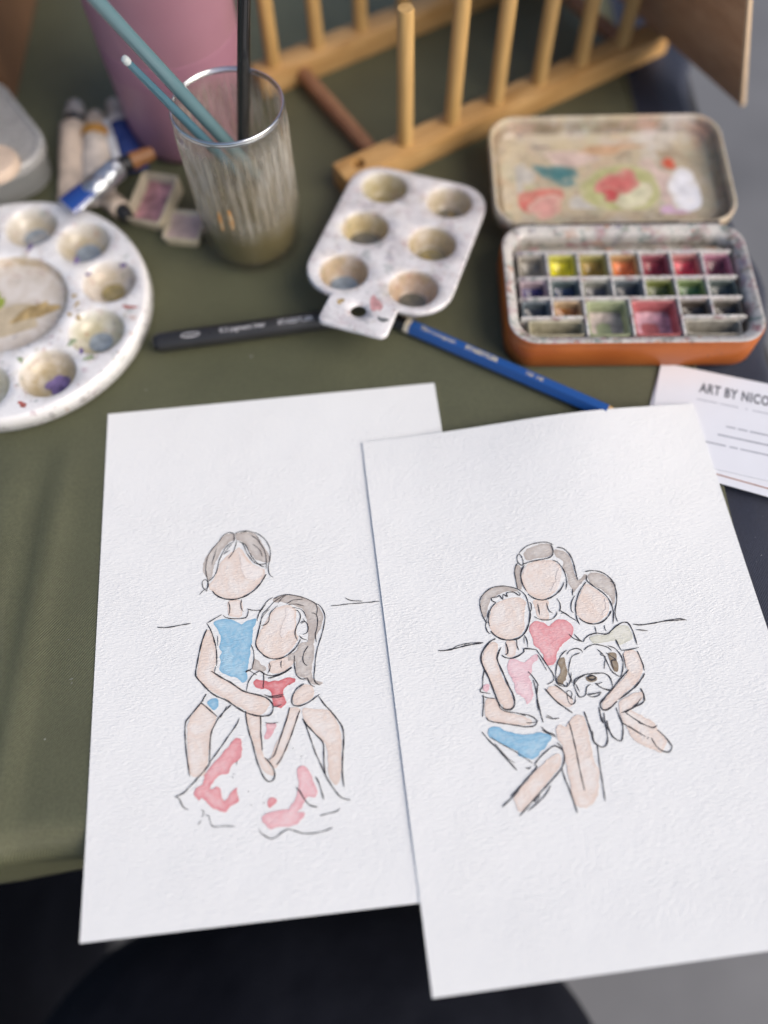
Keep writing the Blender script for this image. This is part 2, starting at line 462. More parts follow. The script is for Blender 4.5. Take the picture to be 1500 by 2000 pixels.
LEFT_WASH = '''
hair_wash grey 55.3 -65.5 52.1 -65.1 49.3 -67.1 47.1 -70 44.6 -72.8 42.5 -76.3 42 -80 42.9 -82.8 44.1 -84.7 45.5 -83.4 46.3 -79.8 47.4 -76.9 49.2 -73.3 51 -70.8 53.1 -69.1 54.9 -68.1
hair_wash grey 55.7 -65.5 57.1 -65 60.7 -65.1 63.5 -66 65.5 -68.9 67.2 -72.2 68.8 -75.5 69.9 -78.2 68.6 -79.6 65.8 -78.9 63.1 -77.1 61.4 -74.3 60.1 -71 58.4 -69.3 56 -68.3
skin_wash skin 48.4 -80 49.5 -77.1 52.7 -74.4 54.8 -73.1 56.9 -71.8 58.7 -73.6 60.3 -76.8 63 -80.1 66.4 -82 67.4 -84.3 66.2 -86.5 63.3 -89.8 59.8 -92.3 56.3 -93.8 52.2 -93.7 48.2 -91.8 45.8 -89.5 44.4 -87.7 46.2 -84.6
skin_wash skin 52.2 -94.8 57.3 -95 57.4 -100 56.8 -101.7 52.9 -101.1 52 -99.4
blue_wash blue 46 -103 48 -101.9 52.1 -102.2 54.7 -103.3 57.1 -104.8 60.1 -103.3 62.9 -103.3 62.8 -104.8 61.7 -106.8 61.3 -110.3 60.5 -114.3 59.8 -118.3 59.2 -121.6 58.5 -124.2 58.7 -126.6 57.1 -128.2 54.5 -125.8 51.6 -124.8 49 -123.2 48 -121.7 48.7 -119.1 48.4 -117.1 49.1 -115.1 48.2 -113 48.9 -109.6 48.3 -107.4 47.3 -105.6
skin_wash skin 43.4 -105.9 44.9 -106.4 46 -109.3 46.8 -113.5 47 -118.9 45.7 -122.2 47.7 -124.4 51.5 -127.1 55.4 -129.5 57.9 -131.7 63.7 -134 66.5 -135.9 66.1 -138.8 63.4 -140.7 60.2 -140 55.2 -136.9 50.7 -133.9 45 -130 41.7 -127 39.5 -123.5 40.5 -116.2 41.5 -110.2
skin_wash skin 66.5 -105.3 69 -101.3 71.8 -99.5 76 -99 78.6 -100.9 78.7 -104.5 78.4 -110.1 78.9 -113.2 76.3 -116.7 72.9 -119.4 69.2 -120 65.6 -117.9 63.1 -115.3 62.9 -111.8 64.7 -107.9
skin_wash skin 67.5 -121.2 75.5 -120 76.7 -122.2 74.6 -124.3 70.6 -125.9 67.6 -125.2
hair_wash grey 70.3 -95.3 76.2 -94.7 81.6 -96.2 86.2 -98.9 89 -102.8 89.1 -107 87.4 -111.1 85.1 -115 84.7 -121.1 83.4 -125.6 84.1 -129.7 87.3 -131.3 86.6 -132.2 84 -131.6 80.2 -128.9 77.7 -127 77.4 -122.3 74.8 -121.3 74.9 -119.3 77.6 -118.2 79.8 -115.1 82.5 -114.7 83.1 -110.6 82.8 -104.9 81.3 -101.2 76.7 -98.6 73.3 -97.1 70.6 -97.2
hair_wash grey 61.6 -119.2 64.2 -121.5 66.1 -123.7 64.7 -124.6 60.8 -123.1
red_wash red 61 -128.1 62.3 -127.4 65.9 -128.5 70.4 -128.7 73.7 -128 77.1 -128.6 76.9 -129.9 74.2 -130.9 72.2 -132.3 72.4 -134.9 73.1 -137.3 71.9 -138.8 70.2 -139.2 68.4 -138.1 67.8 -135.7 67.6 -133.4 66.1 -131.6 62.5 -130.9 61.1 -129.7
pink_wash pink 65.5 -144.4 68.9 -144.9 68.3 -146.9 66.6 -149.5 64.6 -149.9 64.4 -149 65.2 -147.2
blue_wash blue 43.3 -134 44.6 -132.9 46.6 -132.8 47.5 -133.8 47.4 -135.8 46.2 -137.4 44.6 -136.4
skin_wash skin 41.4 -134.5 46.5 -139.2 46.1 -141.7 44.8 -145.3 43.8 -150.8 43.1 -156.2 41.8 -160.2 37.2 -160 36.2 -154.8 35.8 -148.1 36 -141.2 38.5 -137.4
skin_wash skin 58 -139.2 63.1 -141.3 63 -147.9 63.5 -154.7 65.8 -159.2 67.5 -163 65.4 -162.8 63.3 -160.8 61.8 -157.6 60.5 -152 58.8 -145.6
skin_wash skin 74.4 -139.7 78.2 -140.7 76.7 -144.4 74.5 -149.2 72.3 -154.5 69.6 -159 68 -160.7 65.9 -158.6 68 -153.4 70.8 -148.1 72.6 -143.9
skin_wash skin 80.1 -131.5 83 -132.2 83.7 -135.5 81 -137.8 77 -138.8 75.7 -137.2 76.3 -134.4
skin_wash skin 79.2 -140.5 83.4 -141 89.1 -142.2 91.9 -147.3 92.7 -152.4 92 -160.9 90.5 -168.5 88.3 -168.2 87.1 -163.9 87.2 -157.9 86.3 -153.5 82.8 -149.4 79.6 -144.7
red_wash rose 52.6 -149.3 54.2 -148.5 55.5 -149.3 55.9 -152.7 55.3 -155.7 52.8 -157.5 51.2 -158.9 50.8 -160.6 48.3 -160.9 46.4 -161.9 44.6 -164.1 44.2 -165.5 46.4 -165 47.6 -165.6 47.9 -167.7 49.1 -169.9 50.3 -169.4 51 -168 52.5 -166.7 53.5 -166.2 54 -168.6 54.3 -170.4 52.4 -171.7 50.6 -172.6 49.9 -173.9 47.5 -173.2 44.5 -171.7 42.4 -169.4 41.1 -168.1 40.2 -168.8 38.4 -167.5 38.2 -165.8 39.3 -164.4 41.5 -163.2 42.1 -160.6 44 -158.1 46.5 -155.9 49.1 -153.2
pink_wash pink 76 -161.8 77.6 -161.1 79.4 -161.9 80.8 -164.5 81.6 -167.5 82.6 -170.6 81.5 -172.2 79.1 -171.9 77.5 -173.5 76.1 -175.9 74.8 -176.7 77.4 -177 77.2 -178.4 75.2 -180.1 72.8 -181 68.5 -180.8 65.5 -181.2 64 -180.3 62.6 -178.5 62.3 -177 63.9 -176 68.2 -175.4 71.9 -175.2 73.8 -173.1 75.5 -169.8 76.3 -166.9 75.8 -164.5
red_wash rose 64.7 -171.3 66.5 -170.9 67.9 -171.6 67.1 -173 65.5 -174.2 64.6 -173.6
pale_wash faint 56.9 -73.8 58.9 -76 60.9 -79.1 65.7 -81.9 66.5 -84.1 63.8 -86.9 60 -86.1 58 -82.6 57.5 -78
pale_wash faint 74.9 -99.9 77.9 -101 78.2 -104.4 77.8 -109.3 75.4 -109.7 73.6 -112.3 72 -110.7 73.2 -106.7 74.7 -103.3
'''
RIGHT_INK = '''
1 72.3 -59 69.6 -57.5 66 -57.3 62.1 -57.9 59.3 -59.4 57.6 -61
1 57.5 -61 56.7 -62.2 56.6 -64.2 57.6 -65.8 58.6 -65.6 58.8 -63.7 58.3 -61.6 57.5 -61
1.2 58.6 -65.6 61.5 -64.9 66 -64.6 69.7 -64.2 71.3 -62.9 71.7 -60.5 71.2 -58.7
1 57 -64.4 55.4 -66 54.5 -68.6 54.4 -71.6 54.4 -75.4
1.2 73.4 -60.3 75.9 -61.1 77.9 -63.7 78.7 -67.3 78.8 -71.2 78.9 -75.1
1.3 59 -66 57.6 -67.8 56.7 -70.4 56.7 -73.4 57.2 -75.4 57.8 -76.8
1.3 58.1 -78.1 59.8 -80 62.8 -81.3 66.1 -81 69.3 -79.6 72 -77.3 73.3 -75.1
1 70.7 -65.5 72.5 -66.6 73.8 -69 74.5 -71.8 74.4 -75.3 73.3 -78.4
1 61.1 -82.6 61.1 -84.9 60.9 -87.3
1 64.7 -82.7 64.7 -85 65.3 -86.5 66.4 -87.2
1 58.7 -87.5 60.2 -88.8 62.8 -89.6 65.4 -89.5 67.3 -88.2 68 -86.8
1 69 -81.4 69.8 -83.4 69.6 -85.6 68.8 -86.9
1 68.9 -86.2 71 -88 72.8 -89.7 74.9 -91.5
0.8 69.3 -87.7 71.1 -87.8 72.3 -88.9
1 76 -78.5 75.5 -81.1
1 76.3 -81.2 74.4 -83.9 73.7 -86.8 74.4 -88.2
1 38.4 -79.4 39.2 -77.3 41.3 -75.3 44.1 -73.8 47.4 -73.5 50.9 -74.1 54.3 -75.6 56.4 -77.6 57.3 -79.9 57.4 -83.3 57.4 -85.5
1 38.4 -79.4 38.3 -82 38.6 -84.6 39.3 -86.9 39.6 -88.4
1.1 44.9 -80 43.5 -79.2 43.4 -78 45.9 -77.8 46.7 -77.3 47.7 -79.1 48.3 -77.1 49.8 -78.2 49.8 -76.7 52.6 -76.7 54.4 -78.3 55.1 -77.6 54 -76.7
1 44.9 -80 42.7 -81.8 41.3 -84.2 40.6 -87.1 40.6 -89.3
0.8 41.4 -82.8 40.3 -85.6 39.7 -87.7
1 40.8 -88.2 40 -87.4 39.2 -88.4 39.2 -90.5 39.8 -91.9 40.6 -92.2
1.5 40.7 -91.3 42.3 -93.5 44.8 -95.1 47.8 -95.8 51.1 -95.4 53.9 -93.5 55.9 -90.5 57.2 -87 57.6 -84.8
0.8 57.8 -81.5 58.5 -82.3 58.3 -84.2 57.4 -85.9
1.2 45.6 -96.5 45.9 -98.5 45.7 -100.6 44.5 -101.3
1.2 50.1 -95.9 49.8 -98.3 50.1 -100.1
1 53.4 -94.5 54 -96.7 53.8 -99.5
0.8 53.1 -95.2 52.7 -98
1.3 43.3 -101.1 44.2 -102.2 46.8 -102.9 49.7 -102.2 52 -100.9 52.1 -99.9 54.3 -100.1 56.9 -100.8
1 56.9 -100.8 58.4 -104 59.8 -107.3 61.2 -110.6 61.3 -112.3 60.5 -113.6 58.1 -114.5
0.8 56.9 -102.7 58.3 -106.4 59.2 -109.3
1.2 52 -108.8 53.5 -111 55 -114.6
1.6 42.1 -94.5 39.5 -95.5 37 -97.8 35.4 -100.1 35 -102.8 35.6 -105.7 36.7 -109.3 37.4 -112.8 37.9 -115.5 38.6 -119 39.9 -121.1 41.8 -122 43.6 -121.6 44.7 -119.7 44.6 -116.4 43.5 -112.8 42.6 -108.6 41.8 -105.7 41.2 -102.5 42.1 -100.2 43.6 -98.1
1 35.5 -106 34.5 -109 33.7 -112.3 32.6 -113.5 32.7 -114.2 36.3 -115.3
1 32.9 -115.7 35.3 -116.8 37.6 -117.2
1.1 33.5 -115.3 33.1 -118.3 31.8 -123.4
1.1 33.2 -123.6 34.1 -125.2 38.2 -126.5 43.3 -127.9 47.1 -129 50.2 -129 51.5 -127.8 51 -126.3 48.7 -124.8 44.8 -123.7
0.9 47.9 -125 44.9 -123.6 41.6 -122.8 39.5 -121.7 38.7 -120.6 38.6 -118.3
0.8 47.5 -127.5 50.1 -127.8 52.3 -127.3
1.2 53.3 -112 53.6 -115.4 53.5 -119.5 53.5 -124.1 53.8 -128.2
1 54.6 -114.2 53.3 -119.5 52.9 -123.7
1.4 19.1 -96.4 22.2 -96.7 26.4 -96.3 31.4 -95.7 37 -95.5
0.9 25.1 -96.1 27.3 -95.4 31.5 -95 36.9 -95.4
1.1 82.5 -71.9 85.6 -71.9 89 -73 91.4 -75.1 92.8 -78 93 -81.8 92.3 -85.4 90.8 -89 90.4 -91.5 90.6 -93.7
1.2 82.9 -73.5 82.5 -75.5 83.9 -77.6 86.5 -80.2 88.7 -82.9 89.8 -85.9 90 -89.2 89.5 -91.7 88.6 -94.4
1.1 82 -76.2 79.6 -78.6 77.6 -81.3 75.9 -84.9 75.2 -88.5 75.2 -91.4 75.7 -93.1
1.4 76 -90.4 77.6 -92.1 80.1 -93.3 82.9 -93.5 85.6 -92.6 87.9 -90.8 89.2 -89.1
1 81.3 -94.5 81.4 -95.8 81.2 -97.1
1 85.2 -94.5 85 -95.9 85.4 -97
0.8 91.6 -77.3 93.2 -78 93 -81
1.1 70.6 -96.3 72.3 -98.3 75.1 -99.9
1 72.7 -96.5 74.2 -98.9 75.7 -100.1
1.2 75.7 -100 76.4 -98.8 78.7 -97.6 81.7 -97.3 85 -98.1 87.4 -96.9 89.9 -95.3 92.7 -94.3 94.6 -94.9 95.6 -98 95.8 -101.2 95.9 -103.7
1.3 88.2 -100.6 88.7 -103.2 89.4 -105.2
1.1 89.2 -105.1 92.4 -105.2 96.3 -104.8
1.2 95.3 -106 95.7 -108.3 96.1 -111.5 96.1 -113.9
1.5 95.9 -114.9 94.6 -116.4 91.5 -119.1 88.2 -121.1 83.5 -123.5
1.5 83 -123.8 80.2 -125.8 77.7 -126.6 76.5 -125.8 76.5 -124 78.8 -121.9 81.8 -119.6 85.2 -116.6 90.2 -112.8
0.8 89.6 -106.5 89.5 -109.6 89.1 -112.3
1.2 96.3 -95.4 99 -96.1 103.9 -96.1 109.7 -95.7 114.8 -95.6 117.6 -96.5
1 97.1 -97.8 99.1 -98.2 101.5 -98.8
0.8 106.9 -95.8 109.7 -95.9 117.4 -96.3
1 68.1 -104.1 69.5 -102.8 72.1 -102.2 74 -103.1 74.3 -104.2
1 75 -103.2 76.6 -102.2 79.2 -101.5 81.3 -101.9 84.4 -103.3 85.6 -104.8
1 68.5 -102.4 66.1 -103.9 63.7 -107.1 62.3 -111.1 62.1 -114.5 63.5 -115.7 65.4 -116.2
1 68.3 -111.1 67.2 -114.4 65.7 -116.4
0.9 73.4 -104 70 -105.1 68.4 -107.7 67.3 -111 67.7 -113.8 67.7 -115.2
1 80.2 -103.5 82 -105.9 82.9 -109.5 83.6 -112.3 84.9 -113.9 86.4 -114.9 87.8 -112.9 88.8 -109.5 88.5 -106.7 87 -104 84.6 -102.7
1.1 83.2 -105.3 84.9 -106.9 86.3 -108.5 84.5 -108.6 84.7 -111.8
0.9 80.4 -103.9 81.5 -105.1 81 -105.7 82.9 -106.7
0.9 82.3 -107.7 81 -111.3
1.1 68 -116.2 70 -114.1 73.1 -112.7 75.9 -112.5 77.6 -112.6 80.6 -113 82.3 -114.6 82.7 -117 82.5 -119
1.2 74 -113.5 75.1 -113.2 76.7 -113.7 76.8 -114.6 75 -115 74 -114.2 74.3 -113.4
1.2 73.9 -113.9 75.4 -113 77 -113.9 76.1 -114.7 74.1 -114.2 74.1 -113.6 75.7 -113.5
1.1 68.2 -115.9 68.6 -118.7 69.5 -120.7 71.7 -120.1 72.6 -117.8 73.9 -116.6 74.7 -116.4
0.9 69 -115.7 69.8 -118.8
1 76.4 -116.2 77.3 -116.6 79.2 -116.2
1.3 76.4 -116.2 78.3 -118.2 80.8 -119.4 82.4 -119.2
1.2 72.4 -120.1 74.8 -120.1 77.9 -119.8
1 72.4 -120.3 74.2 -121.2 76.3 -121 77.9 -119.9
1 68.2 -115.9 69 -114 71.7 -112.9 73.9 -112.5
1.2 62 -112.4 62.1 -114.1 64.3 -115.3 65.1 -116.2 65.9 -115.6 65.8 -114.6
0.9 65 -118.2 64.7 -120.9 65.3 -122.8 67.1 -122.5 67.9 -119.9
0.8 64.7 -118.2 66.1 -117.8 66.8 -119.1 65.7 -121
1.4 57 -115.9 58.7 -118.8 60.8 -121.7 63.6 -124.4 65.4 -126.1
1.2 60.9 -114.8 63.2 -117 64.8 -118.9 66.7 -121.2
1 55.1 -126.3 57.6 -127.3 60.2 -127.4
0.8 55.6 -125.7 57.6 -126.9
1.2 63.3 -128.9 63.5 -132.5 63.6 -136.4 63.6 -140.9 63.5 -145.3 63.5 -149.6 63.6 -153.6
1.3 69.8 -126.1 70.2 -129.5 70.6 -133.4 70.8 -137 72 -138.7 73.5 -139.6 74.9 -139.1 76 -137.3 76.5 -134.2 76.6 -130.9 77 -127.4
0.9 75.5 -127.5 75.4 -130.1 75.9 -131.2 76.1 -128.9
0.9 71.3 -133.2 71 -135.4 71.1 -137
1.2 75.6 -125.2 75.6 -129.5 75.7 -131.1
1.3 77.4 -130.4 77.4 -133 78 -136 79.6 -137.8 80.8 -138.2 81.8 -136.7 82.8 -133 82.5 -130.3 82.1 -127.7 82 -126.1
0.8 77.4 -131.7 77.1 -132.9 77.8 -135.6
2 92.9 -120.2 93.4 -122.4 93.2 -125.1
1.3 93.3 -124.7 91.8 -125.9 88 -127.1 84 -128.2
1.1 83.3 -128.3 85.8 -127.8 88.8 -126.8 92.4 -123.6
0.9 90.1 -125.7 85.7 -128.1 84.7 -128.1
1.2 85 -128.4 87.7 -131 90.5 -133.3 93.4 -134.9 95.5 -134.4
0.8 88.6 -132.5 91.6 -134.1
1.2 95 -135.9 97.1 -138.6 98.2 -140.7 98.7 -142.7 97.2 -144.2 95 -143.6 93.2 -141.7 92.1 -138.5
1.2 83 -132 84.4 -133.2 87.2 -135.5 90.2 -137.9
0.9 84.8 -133.2 87.8 -135.9
1.2 91.2 -138 90.5 -138.8
1.2 30.6 -128.8 32.6 -132 35.3 -135.5 37.8 -139.3 39.9 -142.3 40.9 -143.9
0.9 34.6 -133.5 36.4 -136.3 38.5 -139.4 40.6 -141.2
0.8 33.4 -131.1 36.9 -133.8 39.8 -135.9 43.8 -139.1 47.1 -142.1
1.2 44.2 -143.2 45.2 -143.7 46.3 -143.1
1.3 47.4 -142.6 48.3 -143.1 48.1 -143.7 46.5 -145 43.4 -147.4 40.3 -150.1 38 -152.2 33.2 -155.4
1.2 37 -152.1 39.6 -150.3 41.9 -148.6
1.2 47.7 -142.4 50.2 -140.2 53.2 -138.3 56 -137 58.2 -138.2 59 -139.7 58.9 -141.6 58 -143.6 57 -145.1 53.8 -147.8 49.9 -150.7 46.1 -153.5 42.3 -156.4 38.7 -159.2
1.1 57.4 -136 58.6 -137.7 58.9 -139.7
1.1 52 -150.3 49.8 -152.8 47.1 -154.9 44.2 -156.6 42 -157.8
1 47.5 -153 46 -153.8 44.8 -154.9 45.8 -155 47.3 -153.4
1.2 52.7 -129.6 54.6 -131.8 56.7 -132.9 57.5 -134.3
1 52.8 -130.7 54.8 -132.4 56.9 -133.7
1.2 57.1 -144.8 57.5 -148.8 58.3 -152.6 58.9 -156.9 59.3 -160.7
1.1 71.8 -138.7 71.3 -143.1 70.9 -147.4 70.5 -152.9 70 -158
'''
RIGHT_WASH = '''
hair_wash grey 59.6 -61.4 61.5 -59.3 65.8 -58.1 70.3 -58.1 71.7 -60.2 71 -62.8 68.3 -63.7 63.1 -64 60.2 -64.1
hair_wash grey 71.8 -61.4 74.7 -61.6 77.2 -63.6 78.1 -67.7 78.3 -71.6 79 -75.1 82.4 -72.8 82.8 -74.4 81 -75.7 78.4 -77.7 76.1 -80 75.8 -78.1 74.9 -75.3 75.2 -72.7 74.2 -68.7 74.7 -66.4 72.6 -64.2
hair_wash grey 55.3 -66.3 56.9 -65.8 57.5 -67.4 56.4 -71.1 56.3 -74.1 55.6 -76 54.5 -75.1 54.3 -71.6
skin_wash skin 58.4 -67.5 61.3 -65.5 65.9 -64.9 70.9 -65.6 73.2 -68.6 72.9 -71.6 70.8 -76 68.8 -78.7 65.5 -80.6 62.9 -81 60 -79.5 58.1 -77.8 57 -74.2 57 -70.8
skin_wash skin 59.7 -81 65.3 -81.7 64.5 -85.7 64 -89.3 60.3 -88.4 59.9 -85.1
hair_wash grey 38.8 -79.5 40.5 -75.9 43.7 -74.1 48.1 -73.7 52.9 -75.1 54.4 -76.6 49.8 -76 44.5 -77.6 42.4 -79.2 40.6 -83.4 39.5 -85.5 38.7 -83.9 38.2 -81.6
skin_wash skin 41.4 -85 43 -81.9 45.9 -80 50.8 -78.7 55.6 -79.7 56.6 -81.7 55.4 -84.5 54.5 -88.8 53.4 -92.7 50.5 -94.8 46.9 -95.3 43.6 -94.1 41 -91.1 40.5 -87.8
skin_wash skin 46 -96.1 49.5 -96.3 49.2 -99.7 47.6 -102.3 45 -101.3
hair_wash grey 83.3 -73.7 85.1 -72.6 88.2 -73.2 91.3 -75.5 92.7 -78.7 92.4 -82.5 90.7 -86.7 90 -83.7 87.3 -79.9 84.8 -78.1 83.4 -76.4
skin_wash skin 76.5 -84.2 78.3 -81.1 81.4 -77.3 83.4 -77.9 86.9 -81.4 89 -84.7 88.6 -87.9 86.8 -90.7 83.4 -92.8 79.9 -92.9 76.8 -90.9 75.5 -87.8
pink_wash rose 56.1 -91.2 58.2 -89.7 60.6 -90 62.5 -91.3 63.9 -92.2 66.3 -90.3 69.1 -90.1 71.7 -91.3 72.8 -93.7 71.9 -96.8 70.1 -98.4 67.4 -99.8 65.5 -101.7 64.1 -103.6 63.1 -106.3 61.5 -107.4 59.5 -106.9 58.9 -105.1 59 -103 58 -100.8 56.6 -99.2 56.2 -96.3 55.8 -93.7
pink_wash lilac 45.1 -104.4 46.5 -103 48.8 -103.7 50.6 -105.1 53.6 -103.7 55.2 -102.9 56.9 -102.7 56.2 -104.8 54.1 -106.2 53.5 -109.3 51.9 -110.5 52.4 -113.3 52.4 -116.6 51.7 -119.2 50.2 -120.4 49.2 -120.6 48.6 -118.5 46.8 -117 45.8 -115.2 46 -112.5 44.8 -109.6 44.5 -106.8
skin_wash skin 40.1 -95.7 42.4 -96.7 41.3 -100.8 41.1 -105.7 42.5 -111.3 43.9 -116.3 44.3 -119.7 43.2 -121.9 40.9 -121.6 39.1 -118.4 37.9 -113.5 36.4 -107.2 35.2 -102.1 37.3 -98.2
skin_wash skin 34.2 -117.1 38.2 -117.9 38.9 -121 41.6 -123 46.6 -124.9 49.6 -126.9 48.6 -128.4 44.7 -128 38.3 -126.3 34.2 -124.7 33 -122.9
pink_wash lilac 34.1 -112 36.2 -111.6 36.1 -113.3 34.9 -114.5 33.8 -113.7
olive_wash palegreen 78.1 -99 80.8 -97.9 85.6 -98.5 87.8 -96.6 90.6 -95.4 94 -95.9 95 -99 94.8 -101.1 91.7 -102.1 89.4 -102.9 87.8 -100.9 83.5 -101.1 79.4 -100.9
skin_wash skin 90 -106.2 94.9 -106.2 95.7 -111.1 95.1 -114.5 91.7 -118.1 86.1 -121.5 80.3 -125.5 77.7 -126.3 76.8 -124.7 79.9 -121.4 85.1 -117.3 89.4 -113.7
brown_wash brown 64.6 -105.8 66.9 -105 67 -107.5 66.9 -110.3 65.4 -113.5 63.6 -115.3 62.3 -114.8 62.7 -112.5 64.3 -110.6 64.2 -107.8
brown_wash brown 83.8 -105.7 86.6 -105.6 86.8 -107.9 86.3 -112.7 84.8 -112.8 84.1 -110.3
brown_wash brown 73.6 -113.5 76.7 -113.4 77.4 -115 75.2 -115.7 73.6 -114.9
skin_wash skin 57.5 -116.6 60.8 -115.3 63.7 -118 66.4 -121.1 65.9 -123.3 63.2 -123.3 59.8 -120.2
blue_wash blue 32.8 -128.8 34.4 -127.5 36.7 -127.6 39.7 -129.6 44 -131.1 46.6 -131.9 50.6 -131.6 53.9 -132.1 55.6 -133.5 54.9 -135 52.8 -137 50.5 -138.6 48.1 -140.5 45 -139.8 42.5 -138.9 42.5 -137.3 39.2 -135.3 36.3 -133.4 33.4 -131.1
skin_wash skin 51.8 -141.9 54.7 -140.4 56.9 -139.7 57.5 -141.4 56.5 -144.4 53.2 -147.4 49.4 -150.3 44.7 -154 40.2 -157.3 38.6 -157.1 38.2 -154.4 38.2 -152.6 41.8 -149.4 46.4 -145.6
skin_wash skin 58.2 -130.6 60 -129.9 61.8 -131 64.1 -128.4 67 -127.1 69.2 -128 69.6 -132 69.4 -138.4 69.3 -144.7 70.4 -146.7 69.3 -151.5 67.9 -155.6 64.3 -158.8 61.6 -159 59.3 -157.9 58.9 -152.7 59 -146.6 59.1 -140.3 59.1 -137.1 57.8 -133.8
skin_wash skin 84.1 -123.9 92.2 -121.6 92.5 -124.3 87.3 -127.3 90.6 -130 94.5 -133.5 95.6 -136.5 97.4 -139.9 96.4 -142.1 94.2 -144 91.9 -142.8 87.3 -140 84.8 -137.1 84.3 -133.8 83 -129.7
pale_wash faint 72.7 -68.9 72.9 -71.6 71 -76 68.8 -78.6 67.5 -77.8 70.1 -74.3 71.2 -70.7
pale_wash faint 87.8 -83.8 89 -85.8 88.3 -88.3 86.5 -90.6 85.1 -90.5 87.2 -87.8
pale_wash faint 58.3 -67.9 60 -66.5 59.7 -68.1 58.3 -69.8
'''

# ------------------------------------------------------------------ materials
def paper_height(g):
    """Cold-pressed grain: short wavy horizontal ridges."""
    w = g.noise(1.0, 2, .5, g.mapped((300, 300, 300)))
    v = g.n('VectorMath', {0: g.mapped((600, 1800, 600)), 1: g.n('Combine' + 'XYZ', {'X': 0., 'Y': g.math('MULTIPLY', w, 1.9), 'Z': 0.}).outputs[0]}, operation='ADD').outputs[0]
    a = g.noise(1.0, 2.5, .5, v)
    b = g.noise(1.0, 2, .5, g.mapped((1900, 2600, 1900)))
    k = g.ramp(g.noise(1.0, 3, .6, g.mapped((45, 45, 45))), .3, .7, .55, 1.25)
    return g.math('MULTIPLY', g.math('ADD', a, g.math('MULTIPLY', b, .22)), k)

def paper_mat(name, col):
    g = G(name)
    f = g.ramp(g.noise(14, 3), .3, .7)
    g.set(Base_Color=g.mix(f, tuple(c * .975 for c in col), col), Roughness=.9, Specular_IOR_Level=.2)
    g.bump(paper_height(g), .85, .00036)
    return g.m

PAPER = paper_mat('watercolor_paper', (.81, .822, .812))

def wash_mat(name, deep, pale, rim):
    g = G('wash_' + name)
    f = g.ramp(g.noise(85, 4, .6, None, .8), .40, .60)
    c = g.mix(f, deep, pale)
    f2 = g.ramp(g.noise(700, 2, .5), .35, .7)
    c = g.mix(g.math('MULTIPLY', f2, .22), c, (.81, .822, .812))
    c = g.mix(g.math('MULTIPLY', g.attr('rim'), .8), c, rim)
    g.set(Base_Color=c, Roughness=.9, Specular_IOR_Level=.2)
    g.bump(paper_height(g), .85, .00036)
    return g.m

WASH = {
    'grey': wash_mat('grey', (.50, .45, .41), (.62, .58, .535), (.45, .395, .355)),
    'skin': wash_mat('skin', (.765, .645, .565), (.80, .745, .695), (.735, .595, .51)),
    'blue': wash_mat('blue', (.25, .485, .66), (.36, .58, .72), (.20, .43, .62)),
    'red': wash_mat('red', (.68, .20, .215), (.75, .32, .33), (.60, .12, .135)),
    'rose': wash_mat('rose', (.75, .335, .355), (.80, .47, .48), (.68, .24, .26)),
    'pink': wash_mat('pink', (.79, .47, .49), (.82, .57, .58), (.74, .37, .40)),
    'lilac': wash_mat('lilac', (.79, .54, .57), (.82, .63, .65), (.74, .46, .50)),
    'palegreen': wash_mat('palegreen', (.66, .66, .56), (.75, .74, .66), (.60, .60, .50)),
    'faint': wash_mat('faint', (.82, .76, .715), (.83, .80, .765), (.80, .72, .665)),
    'brown': wash_mat('brown', (.30, .24, .17), (.42, .36, .27), (.25, .19, .13)),
}
INK = plain('black_ink', (.030, .028, .034), .55, .3, 900)

def cloth_mat(name, col, rough, period, strength, dusty):
    g = G(name)
    k = 2 * pi / period
    s = g.n('SeparateXYZ', {0: g.obj()})
    wx = g.math('SINE', g.math('MULTIPLY', g.math('ADD', s.outputs[0], g.math('MULTIPLY', s.outputs[1], .5)), k))
    wy = g.math('SINE', g.math('MULTIPLY', s.outputs[1], k * 1.25))
    weave = g.math('MULTIPLY', wx, wy)
    h = g.math('ADD', weave, g.math('MULTIPLY', g.noise(1500, 2), .8))
    f = g.ramp(g.noise(22, 4), .35, .68)
    c = g.mix(f, tuple(q * .86 for q in col), tuple(q * 1.14 for q in col))
    c = g.mix(g.ramp(weave, -1, 1, 0, .3), c, tuple(q * 2.0 for q in col))
    c = g.mix(g.ramp(g.noise(900, 2), .35, .65, 0, .35), c, tuple(q * .5 for q in col))
    d = g.ramp(g.noise(38, 6, .7, g.mapped((1, .35, 1))), .58, .78, 0, dusty)
    c = g.mix(d, c, tuple(min(1, q * 2.2 + .03) for q in col))
    g.set(Base_Color=c, Roughness=rough, Specular_IOR_Level=.42)
    g.bump(h, strength, .00025)
    return g.m

OLIVE = cloth_mat('olive_nylon', (.112, .117, .066), .37, .00105, .7, .14)
NAVY = cloth_mat('navy_cloth', (.024, .029, .05), .55, .0010, .5, .3)

